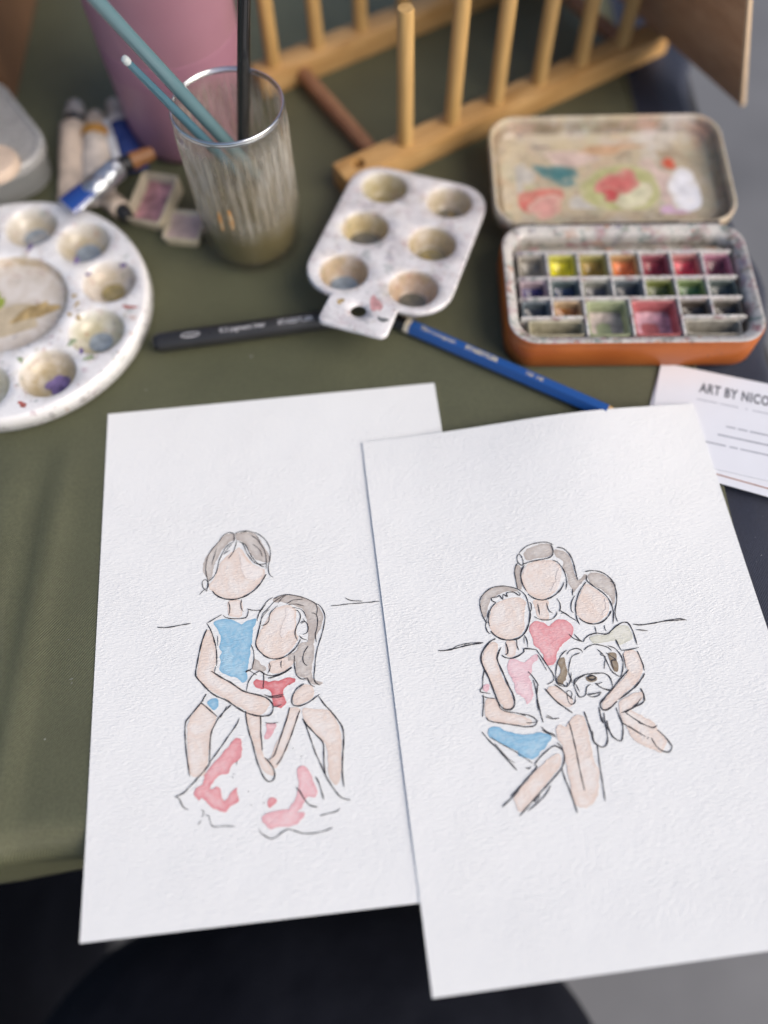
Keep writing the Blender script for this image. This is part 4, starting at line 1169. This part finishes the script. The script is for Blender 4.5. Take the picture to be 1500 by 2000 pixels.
v, f = sweep([(X0 + 1, 24.8, 10.5), (-20, 24.5, 11.2), (15, 25, 11.4), (X1 - 2, 24.7, 10.6)], [2.6, 2.8, 2.8, 2.3], 14, .8)
mk('trough_ridge', v, f, ENAMEL, tin, attrs={'stain': [.8] * len(v)})

def pan(x0, x1, y0, y1, name, col, wall, zt=10.2, wt=None):
    """thin-walled pan tinted by its paint, with the paint cake inside."""
    hx_, hy_ = (x1 - x0) / 2 - 1.0, (y1 - y0) / 2 - 1.0
    L = []
    for ins, z in ((0, 4.7), (0, 14.6), (.35, 15.1), (.9, 14.6), (1.2, 6)):
        L.append(at_z(rrect(hx_ - ins, hy_ - ins, 1.3, 3), z))
    v, f = loft(L, True, True)
    m = paint_mat('pan_' + name, wall, .4, .22)
    o = mk('pan', v, f, m, tin, ((x0 + x1) / 2, (y0 + y1) / 2, 0), fix=True)
    n = 7
    v, f = [], []
    for j in range(n):
        for i in range(n):
            a, b = 2 * i / (n - 1) - 1, 2 * j / (n - 1) - 1
            dip = -2.4 * math.exp(-2.2 * (a * a + b * b)) + .9 * max(abs(a), abs(b)) ** 4 + random.uniform(-.25, .25)
            v.append((a * (hx_ - 1.15), b * (hy_ - 1.15), zt + dip))
    for j in range(n - 1):
        for i in range(n - 1):
            f.append((j * n + i, j * n + i + 1, (j + 1) * n + i + 1, (j + 1) * n + i))
    mk('paint_cake', v, f, paint_mat('cake_' + name, col, .16, .4), o, angle=None)
row1 = (('bare', (.24, .22, .18), (.33, .30, .25)), ('yellow', (.78, .64, .01), (.46, .44, .08)), ('ochre', (.30, .19, .02), (.34, .30, .10)),
        ('orange', (.85, .20, .05), (.42, .27, .12)), ('crimson', (.26, .015, .03), (.28, .08, .10)), ('scarlet', (.62, .05, .08), (.40, .17, .16)), ('magenta', (.14, .02, .045), (.40, .18, .24)))
row2 = (('violet', (.025, .012, .11), (.36, .28, .30)), ('prussian', (.008, .025, .08), (.08, .11, .11)), ('grey', (.08, .08, .09), (.26, .26, .22)),
        ('indigo', (.015, .02, .035), (.10, .12, .13)), ('sap', (.07, .10, .008), (.17, .19, .05)), ('emerald', (.05, .15, .04), (.17, .23, .09)), ('slate', (.04, .06, .06), (.10, .125, .115)))
for k in range(7):
    pan(X0 + cw * k, X0 + cw * (k + 1), rows[1], rows[0], *row1[k])
    pan(X0 + cw * k, X0 + cw * (k + 1), rows[2], rows[1], *row2[k])
pan(X0, X0 + cw, rows[3], rows[2], 'payne', (.025, .035, .05), (.10, .125, .14))
pan(X0 + cw, big[0], rows[3], rows[2], 'sienna', (.34, .14, .03), (.42, .30, .17))
xm = (big[2] + X1) / 2
pan(big[2], xm, rows[3], rows[2], 'umber', (.025, .017, .015), (.09, .07, .055))
pan(xm, X1, rows[3], rows[2], 'sepia', (.018, .014, .013), (.13, .115, .095))
pan(big[0], big[1], rows[4], rows[2], 'white_mix', (.50, .42, .38), (.36, .40, .24), 7.4)
pan(big[1], big[2], rows[4], rows[2], 'pink_mix', (.60, .36, .41), (.46, .14, .14), 7.4)
pan(X0 + 2, big[0], rows[4], rows[3], 'sand', (.30, .27, .19), (.40, .37, .26), 6.6)
pan(big[2], X1 - 2, rows[4], rows[3], 'putty', (.25, .23, .18), (.34, .32, .27), 6.6)

# lid: opened right back, hinged on the rear edge
lid = link('lid', None, None, tin, (0, 36.4, 17.4), (R(3.5), 0, R(.6)))
lid['label'] = 'cream enamel lid smeared with mixed paint'
lx, ly = 58.8, 35.2
L = []
for ins, z in ((2.5, -8.6), (.6, -8.0), (0, -6.5), (0, -.6), (.5, 0), (1.3, 0), (1.8, -.6), (2.1, -3.6), (3.2, -4.4), (4.6, -4.6), (5.4, -6.2), (6.5, -7.2), (20, -7.4)):
    L.append(at_z(rrect(lx - ins, ly - ins, max(4, 14 - ins * .6), 8, 0, ly), z))
v, f = loft(L, True, True)
mk('lid_pan', v, f, LIDMAT, lid, attrs={'stain': [.9 if -7.0 < p[2] < -3 else .25 for p in v]}, fix=False, angle=50)
for x in (-34, 34):
    v, f = sweep([(x - 6, 0, 0), (x + 6, 0, 0)], [.9, .9], 12)
    mk('hinge', v, f, LIDMAT, lid)
bm_obj('hinge_strip', boxbm(96, 1.6, 1.2, (0, -.6, .2), .4, 2), plain('grimy_hinge', (.05, .04, .032), .5, .4, 300), lid)
def lp(x, y):
    return (x - 115.5, y - 245 - 36.4)
SM = {}
def soft_paint(name, col):
    """dried wash, and one painted glare patch: thin uneven edge, the lid's cream showing through."""
    g = G(name)
    f = g.ramp(g.noise(130, 4, .6), .33, .67)
    c = g.mix(f, tuple(q * .82 for q in col), tuple(min(1, q * 1.2 + .03) for q in col))
    thin = g.math('ADD', g.math('MULTIPLY', g.attr('rim'), .5), g.ramp(g.noise(170, 4, .6), .55, .7, 0, .45))
    c = g.mix(g.math('MINIMUM', thin, 1.), c, (.60, .52, .38))
    g.set(Base_Color=c, Roughness=g.ramp(g.noise(90), .3, .7, .26, .48))
    return g.m
def smear(name, cx, cy, rx, ry, col, z, seed, rot=0., wob=.18, step=1.8):
    x, y = lp(cx, cy)
    m = SM.get(name) or SM.setdefault(name, soft_paint('lid_' + name, col))
    flat_patch('paint_smear', blob(x, y, rx * 1.12, ry * 1.15, 24, wob, rot, seed), z, m, lid, min(step, max(.7, ry * .3)), None, .5, min(1.6, ry * .25))
smear('cream', 122, 309.5, 17.5, 14.2, (.42, .42, .19), -7.32, 21, 0, .06)
smear('pale_cream', 126, 306, 9.5, 8, (.58, .56, .38), -7.27, 41, .4, .15)
smear('warm_red', 79, 297.5, 13.5, 11, (.55, .15, .12), -7.3, 22, .5)
smear('blush', 83, 299, 8, 6, (.60, .30, .26), -7.24, 23, .3)
smear('teal', 91, 320, 12, 4.6, (.05, .17, .18), -7.3, 24, -.25, .3)
smear('red', 121, 313.5, 9.5, 7, (.52, .13, .12), -7.18, 25, .5, .2)
smear('deep_red', 116.5, 306, 4.4, 3.6, (.45, .04, .05), -7.1, 26, .2, .25)
smear('vermilion', 148, 325.5, 3.6, 3.2, (.50, .07, .03), -7.26, 27)
smear('peach', 121, 337, 15, 4, (.52, .33, .20), -7.3, 28, .1, .3)
smear('mauve', 146, 294, 7, 3.4, (.50, .33, .45), -7.28, 29, 0, .3)
smear('pale', 155, 303, 9.5, 15, (.72, .72, .75), -7.3, 30, -.1, .2)  # blue-white glare on the lid, put into the colour
smear('pinkish', 139, 312, 9, 15, (.56, .43, .38), -7.35, 51, .2, .25)
smear('pinkish', 100, 331, 13, 6, (.58, .46, .38), -7.35, 52, -.1, .25)
smear('olive_film', 74, 306, 8, 6, (.44, .42, .25), -7.36, 53, .2, .3)
smear('brown_film', 152, 335, 10, 6, (.36, .28, .19), -7.36, 54, -.3, .3)
smear('grey_film', 104, 297, 9, 9, (.46, .44, .40), -7.34, 31, 0, .2)
smear('grey_film', 71, 318, 6, 9, (.46, .44, .40), -7.3, 32, 0, .3)
smear('plum', 83, 339, 4.5, 1.6, (.16, .09, .13), -7.3, 33, .1, .3)

# ------------------------------------------------------------------ wooden drying rack
ra = math.atan2(72.7, 123.1)
rack = thing('dowel_rack', 'pale wooden rack of upright dowels standing behind the palettes', 'rack', (-8.2, 331.5, 0), (0, 0, ra))
PITCH, GAP = 28.6, 91.5
def rail(y, hole):
    bm = boxbm(214, 15, 13, (107 - 11.5, y, 6.5), 1.1, 2)
    if hole:
        me = bpy.data.meshes.new('tmp')
        bm.to_mesh(me)
        bm.free()
        ro = bpy.data.objects.new('tmp', me)
        COL.objects.link(ro)
        v, f = lathe([(0, 7), (3.6, 7), (3.6, 30), (0, 30)], 24, (0, y, 0))
        cm = bpy.data.meshes.new('tmpc')
        cm.from_pydata(v, [], f)
        co = bpy.data.objects.new('tmpc', cm)
        COL.objects.link(co)
        md = ro.modifiers.new('b', 'BOOLEAN')
        md.object = co
        md.operation = 'DIFFERENCE'
        md.solver = 'EXACT'
        dg = bpy.context.evaluated_depsgraph_get()
        dm = bpy.data.meshes.new_from_object(ro.evaluated_get(dg))
        bpy.data.objects.remove(ro)
        bpy.data.objects.remove(co)
        bm = bmesh.new()
        bm.from_mesh(dm)
    bm_obj('rail', bm, WOOD, rack)
rail(0, True)
rail(GAP, False)
v, f = lathe([(0, 12.2), (3.95, 12.2), (3.95, 81.6), (3.5, 82.6), (0, 82.8)], 24)
dm = None
for row, rng in ((0, range(1, 7)), (GAP, range(0, 7))):
    for k in rng:
        if dm is None:
            o = mk('dowel', v, f, WOOD_UP, rack, fix=True)
            dm = o.data
        else:
            o = link('dowel', dm, None, rack)
        o.location = (PITCH * k * MM, row * MM, 0)
        o.rotation_euler = (R(random.uniform(-1, 1)), R(random.uniform(-1, 1)), random.uniform(0, 6))
for k in (.5, 6.35):
    v, f = sweep([(PITCH * k, 7, 6), (PITCH * k, GAP - 7, 6)], [4.2, 4.2], 20)
    mk('cross_dowel', v, f, WOOD_RED, rack)

# board standing in the last slot of the rack
A_, B_ = Vector((152.2, 448.8, 13.2)), Vector((196.1, 367.1, 13.2))
e = (B_ - A_).normalized()
nrm = Vector((-e.y, e.x, 0))
th = -.43
w = Vector((0, 0, cos(th))) + nrm * sin(th)
M = Matrix((e, w.cross(e), w)).transposed().to_euler()
board = thing('brown_board', 'brown board leaning in the far end of the rack, upper right corner', 'board', B_, M)
bm_obj('board_panel', boxbm(150, 2.6, 150, (-75.9, 0, 75), .15, 1), KRAFT, board)
bm_obj('pale_edge', boxbm(1.7, 2.7, 150.2, (0, 0, 75), .2, 1), KRAFT_EDGE, board)

# cardboard box at the upper left
carton = thing('cardboard_box', 'brown cardboard box at the upper left corner of the table', 'box', (-272, 480, 0), (0, 0, R(2)))
for nm, sx, sy, x, y in (('side_wall', 3, 168, 66, 0), ('side_wall', 3, 168, -66, 0), ('front_wall', 129, 3, 0, -82.5), ('back_wall', 129, 3, 0, 82.5)):
    bm_obj(nm, boxbm(sx, sy, 118, (x, y, 59.2), .4, 1), CARTON, carton)
bm_obj('bottom', boxbm(128.5, 161, 2.5, (0, 0, 1.6), .3, 1), CARTON, carton)
bm_obj('flap', boxbm(128, 70, 2.8, (0, 0, 0), .3, 1), CARTON, carton, (0, -112, 92), (R(42), 0, 0))

# ------------------------------------------------------------------ glass, brushes, cup
GC = (-61, 294, 0)
glass = thing('ribbed_glass', 'ribbed drinking glass half full of murky brown brush water', 'glass', GC)
g = G('smeared_glass')
clear = g.n('BsdfTransparent', {'Color': (.95, .955, .94)})
gloss = g.n('BsdfGlossy', {'Color': (1, 1, 1), 'Roughness': .04})
face_ = g.n('LayerWeight', {'Blend': .5}).outputs['Facing']
fres = g.n('MapRange', {'Value': g.math('POWER', face_, 3.5), 'From Min': 0., 'From Max': 1., 'To Min': .035, 'To Max': .7})
gl = g.n('MixShader', {0: fres.outputs[0], 1: clear.outputs[0], 2: gloss.outputs[0]})
fc = g.mix(g.ramp(g.noise(1, 3, .6, g.mapped((160, 160, 40))), .4, .6), (.40, .36, .28), (.60, .57, .50))
film = g.n('BsdfDiffuse', {'Color': fc})
thru = g.n('BsdfTranslucent', {'Color': fc})
haze_ = g.n('MixShader', {0: .4, 1: film.outputs[0], 2: thru.outputs[0]})
z_ = g.n('SeparateXYZ', {0: g.obj()}).outputs[2]
streak = g.ramp(g.noise(1, 5, .65, g.mapped((330, 330, 30))), .34, .70, .22, .82)
streak = g.math('MULTIPLY', streak, g.attr('film'))
streak = g.math('MULTIPLY', streak, g.ramp(z_, .066, .073, 1, .3))
streak = g.math('MULTIPLY', streak, g.ramp(z_, .019, .032, .06, 1))
ms = g.n('MixShader', {0: streak, 1: gl.outputs[0], 2: haze_.outputs[0]})
g.t.links.new(ms.outputs[0], g.out.inputs[0])
GLASS = g.m
NR = 144
def ribs(a, i):
    return 1 + RIB[i] * abs(sin(a * 18))
prof = [(0, .3), (19, .3), (21.4, .6), (22.6, 2), (22.9, 5), (23.0, 8), (23.3, 40), (23.6, 62), (23.8, 66), (24.0, 70), (24.1, 75.6), (23.8, 76.7), (23.2, 77), (22.7, 76.6), (22.5, 75), (22.3, 66), (21.6, 8), (21.0, 4.5), (18, 3.2), (0, 3)]
RIB = [0, 0, 0, .01, .03, .035, .035, .035, .03, .008, 0] + [0] * 9
v, f = lathe(prof, NR, (0, 0, 0), ribs)
mk('glass_wall', v, f, GLASS, glass, fix=True, angle=60, attrs={'film': [1. if k < 1 + 10 * NR else 0. for k in range(len(v))]})
rimv, rimf = lathe([(22.6, 75.7), (23.0, 76.8), (23.5, 77.25), (24.0, 76.9), (24.3, 75.8), (24.0, 74.6), (23.4, 74.2), (22.8, 74.8), (22.6, 75.7)], 96)
gr = G('thick_glass_rim')
gm = gr.n('MixShader', {0: .45, 1: gr.n('BsdfTransparent', {'Color': (.85, .87, .87)}).outputs[0], 2: gr.n('BsdfGlossy', {'Color': (.95, .97, 1), 'Roughness': .12}).outputs[0]})
gr.t.links.new(gm.outputs[0], gr.out.inputs[0])
mk('rim', rimv, rimf, gr.m, glass, angle=None)
g = G('murky_brush_water')
g.set(Base_Color=(.17, .14, .07), Roughness=.12, Specular_IOR_Level=.3)
v, f = lathe([(0, 3.4), (17.8, 3.5), (20.5, 4.9), (21.2, 8.4), (21.55, 25.4), (21.3, 25.7), (0, 25.5)], 64)
mk('brush_water', v, f, g.m, glass, fix=True)
g = G('paint_drips')
g.set(Base_Color=g.mix(g.ramp(g.noise(300), .4, .6), (.42, .21, .07), (.40, .30, .18)), Roughness=.6)
DRIP = g.m
for t, z0, z1, wd in ((-1.98, 29, 40, .9), (-1.76, 31, 42, 1.2)):
    pts = [(24.15 * cos(t) + 0, 24.15 * sin(t), z1 - (z1 - z0) * k / 5) for k in range(6)]
    v, f = sweep(pts, [wd * (.4 + .6 * sin(pi * (k + .6) / 6.2)) for k in range(6)], 8, .3)
    # lay the drip flat against the wall
    mk('paint_drip', v, f, DRIP, glass)

HANDLE = {n_: G(n_).set(Base_Color=c_, Roughness=.22, Coat_Weight=.5, Coat_Roughness=.08).m for n_, c_ in (('teal_lacquer', (.10, .185, .21)), ('blue_lacquer_handle', (.055, .135, .18)), ('black_lacquer', (.012, .012, .012)))}
FERR = G('nickel_ferrule').set(Base_Color=(.55, .55, .55), Metallic=1.0, Roughness=.25).m
BRIS = plain('brown_bristles', (.06, .035, .02), .6, .3)
def brush(label, bottom, thru, z_end, r0, r1, mat, tipball=False):
    b = Vector(bottom)
    d = Vector(thru) - b
    d /= d.z
    end = b + d * (z_end - b.z)
    un = (end - b).normalized()
    Ln = (end - b).length
    root = thing('paint_brush', label, 'paint brush', b, None, 'brushes in the ribbed glass')
    P = lambda s: tuple(un * s)
    v, f = sweep([P(0), P(2), P(6), P(11)], [.25, .9, r0 * .75, r0 * .8], 14)
    mk('bristles', v, f, BRIS, root)
    v, f = sweep([P(10.5), P(11), P(24), P(25)], [r0 * .8, r0 * .86, r0 * 1.0, r0 * .97], 18)
    mk('ferrule', v, f, FERR, root)
    ks = [0, .15, .3, .5, .7, .9, .96, .985, 1.0]
    rs = [r0 * .95, r0 * 1.12, r0 * 1.15, r0 * 1.05, (r0 + r1) / 2, r1, r1 * .95, r1 * .7, r1 * .2]
    v, f = sweep([P(24.5 + (Ln - 24.5) * k) for k in ks], rs, 20)
    mk('handle', v, f, mat, root)
    if tipball:
        v, f = sweep([P(Ln - 2.2), P(Ln - 1), P(Ln + .2), P(Ln + .9)], [r1 * 1.0, r1 * 1.08, r1 * .9, .2], 14)
        mk('bare_tip', v, f, G('pale_tip').set(Base_Color=(.45, .50, .50), Roughness=.2).m, root)
brush('thick teal paint brush leaning left out of the glass', (-46.0, 308.5, 9), (-75.4, 294.2, 77), 190, 2.6, 2.9, HANDLE['teal_lacquer'])
brush('thin dark blue paint brush with its handle end in view', (-54.0, 309.0, 9), (-80.2, 288.2, 77), 108, 2.0, 1.55, HANDLE['blue_lacquer_handle'], True)
brush('black paint brush standing upright in the glass', (-66.5, 300, 9), (-54.7, 309.3, 77), 170, 2.5, 3.0, HANDLE['black_lacquer'])

g = G('pink_plastic')
g.set(Base_Color=g.mix(g.ramp(g.noise(30), .3, .7), (.37, .19, .245), (.41, .215, .275)), Roughness=.42, Subsurface_Weight=.15, Subsurface_Radius=(.004, .002, .003))
PINK = g.m
cup_ = thing('pink_cup', 'tall dusty pink plastic cup behind the ribbed glass', 'cup', (-100, 380, 0))
v, f = lathe([(0, 1), (28, .3), (31, .6), (32.4, 2.5), (33, 6), (37.0, 150), (37.6, 151), (37, 152), (36, 150), (32, 8), (30, 4), (0, 3.6)], 80)
mk('cup_wall', v, f, PINK, cup_, fix=True, angle=50)
g = G('deeper_pink_band')
g.set(Base_Color=(.34, .165, .225), Roughness=.45)
v, f = lathe([(34.0, 43.8), (34.35, 44), (34.62, 56), (34.3, 56.2)], 80)
mk('band', v, f, g.m, cup_)

# ------------------------------------------------------------------ paint tubes, pans, tub
CREAM_T = plain('cream_tube', (.58, .47, .37), .5, .25, 120)
WHITE_T = plain('grubby_white_tube', (.62, .55, .48), .45, .25, 150)
BLACK_C = plain('black_cap', (.02, .02, .02), .4, .1)
GREY_C = plain('grey_cap', (.38, .34, .31), .5, .1)
ORNG = plain('orange_band', (.52, .26, .05), .5, .1)
FOIL = G('crumpled_foil').set(Base_Color=(.62, .66, .70), Metallic=.85, Roughness=.28)
FOIL.bump(FOIL.noise(140, 3, .5), .9, .003)
FOIL = FOIL.m
BLUE_T = plain('blue_label', (.025, .045, .17), .3, .2)
COPPER = plain('copper_brown_cap', (.36, .16, .06), .4, .12)
def tube_of_paint(label, cap0, cap1, crimp, mats, rad, zc, capmats, band=None, flat_end=True, z_crimp=None, roll=0.):
    a, m, b = Vector((*cap0, zc)), Vector((*cap1, zc)), Vector((*crimp, z_crimp if z_crimp is not None else rad * .5))
    root = thing('paint_tube', label, 'paint tube', (m.x, m.y, 0), None, 'paint tubes beside the pink cup')
    off = Vector((m.x, m.y, 0))
    d = (b - m)
    Ln = d.length
    ax = d.normalized()
    side = ax.cross(Vector((0, 0, 1))).normalized()
    upw = side.cross(ax)
    n = 20
    loops = []
    for k, (t, rx, rz) in enumerate(((0, .55, .55), (.01, .78, .78), (.05, 1, 1), (.2, 1.02, .98), (.45, 1.06, .86), (.7, 1.14, .6), (.88, 1.2, .28), (.95, 1.22, .1), (1, 1.22, .08))):
        c = m - off + ax * (Ln * t)
        c.z = max(c.z, rz * rad + .25)
        loops.append([tuple(c + side * (cos(2 * pi * q / n) * rx * rad * (1 + .04 * sin(k * 3 + q))) + upw * (sin(2 * pi * q / n) * rz * rad * (1 + .05 * sin(k * 2.1 + q * 1.7)))) for q in range(n)])
    v, f = loft(loops, True, True)
    mk('tube_body', v, f, mats[0], root, fix=True, angle=60)
    if band:
        t0, t1, bm_ = band
        L2 = []
        for t in (t0, t1):
            c = m - off + ax * (Ln * t)
            c.z = max(c.z, rad + .25)
            L2.append([tuple(c + side * (cos(2 * pi * q / n) * rad * 1.09) + upw * (sin(2 * pi * q / n) * rad * 1.06)) for q in range(n)])
        v, f = loft(L2)
        mk('label_band', v, f, bm_, root)
    u = (a - m)
    cl = u.length
    u.normalize()
    P = lambda s: tuple(m - off + u * s)
    v, f = sweep([P(-.3), P(cl * .3)], [rad * .72, rad * .72], 18)
    mk('collar', v, f, capmats[1], root)
    v, f = sweep([P(cl * .3), P(cl * .34), P(cl * .9), P(cl), P(cl * 1.01)], [rad * .6, rad * .76, rad * .62, rad * .5, .1], 18)
    mk('cap', v, f, capmats[0], root)
tube_of_paint('cream paint tube with grey cap and black collar, leftmost of the pile', (-162.8, 388), (-161, 371), (-155, 322), (CREAM_T,), 7.6, 8, (GREY_C, BLACK_C))
tube_of_paint('white paint tube with an orange band, second in the pile', (-150.5, 379), (-148.4, 366), (-142.5, 317), (WHITE_T,), 7.6, 8, (CREAM_T, CREAM_T), (.04, .17, ORNG))
tube_of_paint('dark blue paint tube with a white stripe against the pink cup', (-143, 390), (-138.5, 376), (-127, 341), (BLUE_T,), 6.6, 7, (CREAM_T, CREAM_T), (.06, .2, WHITE_T))
v, f = sweep([(-143.5, 371, 10.5), (-139, 357, 10.5), (-134.5, 343, 9)], [2.4, 2.4, 2.2], 12, .5)
tag(mk('paper_strip', v, f, plain('white_strip', (.68, .70, .72), .4, .08)), 'white rolled strip lying on the dark blue paint tube', 'paper strip')
tube_of_paint('crumpled foil paint tube with copper cap resting across the others', (-112, 336), (-127.5, 327), (-150, 303.5), (FOIL,), 5.6, 19, (COPPER, BLACK_C), None, True, 17)
tb = bpy.data.objects['paint_tube.003']
v, f = sweep([(-139.5 + 127.5, 314.6 - 327, 19.2), (-146 + 127.5, 307.6 - 327, 18.4), (-151.5 + 127.5, 302 - 327, 17.4)], [5.6, 6.4, 6.8], 18, .36)
mk('blue_label_end', v, f, G('glossy_blue_label').set(Base_Color=(.02, .07, .30), Roughness=.2, Coat_Weight=.7).m, tb)
tube_of_paint('stubby cream paint tube lying under the foil tube', (-125, 305.5), (-129, 311), (-142, 326), (CREAM_T,), 5.2, 5.6, (BLACK_C, BLACK_C))
# the caps of tubes 1-3 sit below it, so it bridges them

def half_pan(label, loc, rot, sx, sy, h, wallm, paintm, zt):
    r = thing('paint_half_pan', label, 'paint pan', loc, rot, 'loose paint pans')
    L = []
    for ins, z in ((1.2, 0), (0, h - .4), (.2, h), (1.0, h), (1.2, h - .4), (2.2, zt - 1)):
        L.append(at_z(rrect(sx / 2 - ins, sy / 2 - ins, 1.8, 3), z))
    v, f = loft(L, True, True)
    mk('pan_shell', v, f, wallm, r, fix=True)
    V, F, D = fill(rrect(sx / 2 - 1.5, sy / 2 - 1.5, 1.6, 3), 1.6)
    mk('paint_cake', [(x, y, zt + random.uniform(-.2, .2) - .8 * min(1, d / 4)) for (x, y), d in zip(V, D)], F, paintm, r)
half_pan('open cream paint pan tilted up, with pink and dark red paint', (-111.5, 316, 2.0), (R(14), R(-8), R(-22)), 22, 28, 9, plain('cream_pan', (.56, .48, .34), .5, .15), paint_mat('pan_rose', (.45, .22, .23), .35, .5), 4.5)
half_pan('flat cream paint pan at the foot of the ribbed glass', (-96.5, 300, .4), (0, 0, R(-8)), 19, 20, 5.5, plain('ivory_pan', (.62, .54, .38), .5, .1), paint_mat('pan_buff', (.52, .40, .35), .5, .2), 4.6)

g = G('cloudy_plastic')
g.set(Base_Color=(.42, .43, .42), Roughness=.35, Transmission_Weight=.45, IOR=1.3)
CLOUD = g.m
tub = thing('plastic_tub', 'cloudy clear plastic tub with a lid, cut off at left', 'tub', (-205, 355, 0), (0, 0, R(125)))
def tub_loop(ins, z):
    return at_z(rrect(38 - ins, 25 - ins, 19 - ins * .6, 10), z)
v, f = loft([tub_loop(3, .3), tub_loop(1.5, 1), tub_loop(.6, 14), tub_loop(.4, 15)], True, True)
mk('tub_body', v, f, CLOUD, tub, fix=True)
v, f = loft([tub_loop(.5, 15.1), tub_loop(-1.0, 15.2), tub_loop(-1.2, 19.4), tub_loop(-.4, 20.4), tub_loop(1.2, 20.6), tub_loop(2.2, 19.6), tub_loop(8, 19.3)], True, True)
mk('tub_lid', v, f, plain('cloudy_lid', (.46, .46, .45), .3, .1, 60, Transmission_Weight=.25), tub, fix=True)
v, f = lathe([(0, 0), (11, 0), (12.3, 1.2), (12.4, 4), (11, 6), (7, 7), (0, 7.2)], 36)
tag(mk('paint_puck', v, f, plain('cream_puck', (.58, .46, .36), .6, .15), None, (-189, 326, 19.6), fix=True), 'round cream puck lying on the lid of the plastic tub', 'puck')

# ------------------------------------------------------------------ the seated person behind the camera: dark lap only
bm = bmesh.new()
def ell(c, r, p=2.0, sub=4):
    b2 = bmesh.ops.create_icosphere(bm, subdivisions=sub, radius=1)
    for q in b2['verts']:
        x, y, z = q.co
        k = (abs(x) ** p + abs(y) ** p + abs(z) ** p) ** (-1 / p)
        q.co = Vector((c[0] + x * k * r[0], c[1] + y * k * r[1], c[2] + z * k * r[2]))
def cap(a, b, r0, r1, n=10):
    for k in range(n + 1):
        t = k / n
        ell([a[i] + (b[i] - a[i]) * t for i in range(3)], [r0 + (r1 - r0) * t] * 3, 2, 2)
ell((-45, -230, -215), (176, 222, 80), 3.0)
for s in (-1, 1):
    cap((-38 + s * 82, -80, -235), (-38 + s * 90, -95, -640), 62, 44)
    ell((-38 + s * 92, -50, -682), (45, 120, 36), 2.6, 3)
ell((-38, -430, -170), (185, 130, 150), 2.4)
ell((-38, -440, -20), (165, 105, 150), 2.3)
bmesh.ops.scale(bm, vec=(MM, MM, MM), verts=bm.verts)
me = bpy.data.meshes.new('person')
bm.to_mesh(me)
bm.free()
g = G('black_clothes')
g.set(Base_Color=g.mix(g.ramp(g.noise(12, 4), .35, .7), (.004, .005, .010), (.012, .014, .022)), Roughness=.85, Specular_IOR_Level=.15)
g.bump(g.noise(11, 3, .5), .7, .014)
person = link('person', me, g.m)
tag(person, 'seated person in black clothes, only the dark lap showing below the sheets', 'person')
md = person.modifiers.new('skin', 'REMESH')
md.mode = 'VOXEL'
md.voxel_size = .009
md.use_smooth_shade = True
md = person.modifiers.new('soft', 'SMOOTH')
md.iterations = 8
md.factor = .6

# black bag added to cover and darken the floor at the lower left
bag = thing('added_black_bag', 'black bag added on the floor to darken the lower left corner', 'bag', (-440, -40, -720))
L = []
for t, z in ((.86, .5), (.97, 12), (1.0, 60), (1.0, 180), (.95, 300), (.86, 360), (.6, 378)):
    L.append([(x + 6 * sin(z / 50 + y / 40), y, z) for x, y in rrect(125 * t, 190 * t, 60 * t, 8)])
v, f = loft(L, True, True)
mk('bag_body', v, f, g.m, bag, fix=True, angle=60)
for x in (-60, 60):
    v, f = sweep([(x, -70, 365), (x, -60, 420), (x, 0, 445), (x, 60, 420), (x, 70, 365)], [9] * 5, 10, .5)
    mk('handle', v, f, g.m, bag)

# ------------------------------------------------------------------ lint on the cloths
v, f = [], []
rl = random.Random(5)
def fleck(x, y, z, s):
    b = len(v)
    for k in range(4):
        v.append((x + rl.uniform(-s, s), y + rl.uniform(-s, s), z + rl.uniform(0, s * .6)))
    f.extend([(b, b + 1, b + 2), (b, b + 2, b + 3), (b, b + 1, b + 3)])
for x, y, z, s in ((-121.6, 72, 1.0, .9), (-120.9, 71, 1.2, .6), (-121.9, 71, .8, .6), (-128, 50, 1.5, .3), (-140, 140, .6, .3), (-125, 88, 1.2, .25), (-60, 222, .2, .5), (-107, 205, .2, .5)):
    fleck(x, y, z, s)
for k in range(26):
    fleck(rl.uniform(150, 178), rl.uniform(70, 150), 1.4, rl.uniform(.12, .4))
tag(mk('lint', v, f, plain('white_lint', (.6, .6, .58), .9, .1), smooth=False), 'white specks of lint on the cloths', None, None, 'stuff')
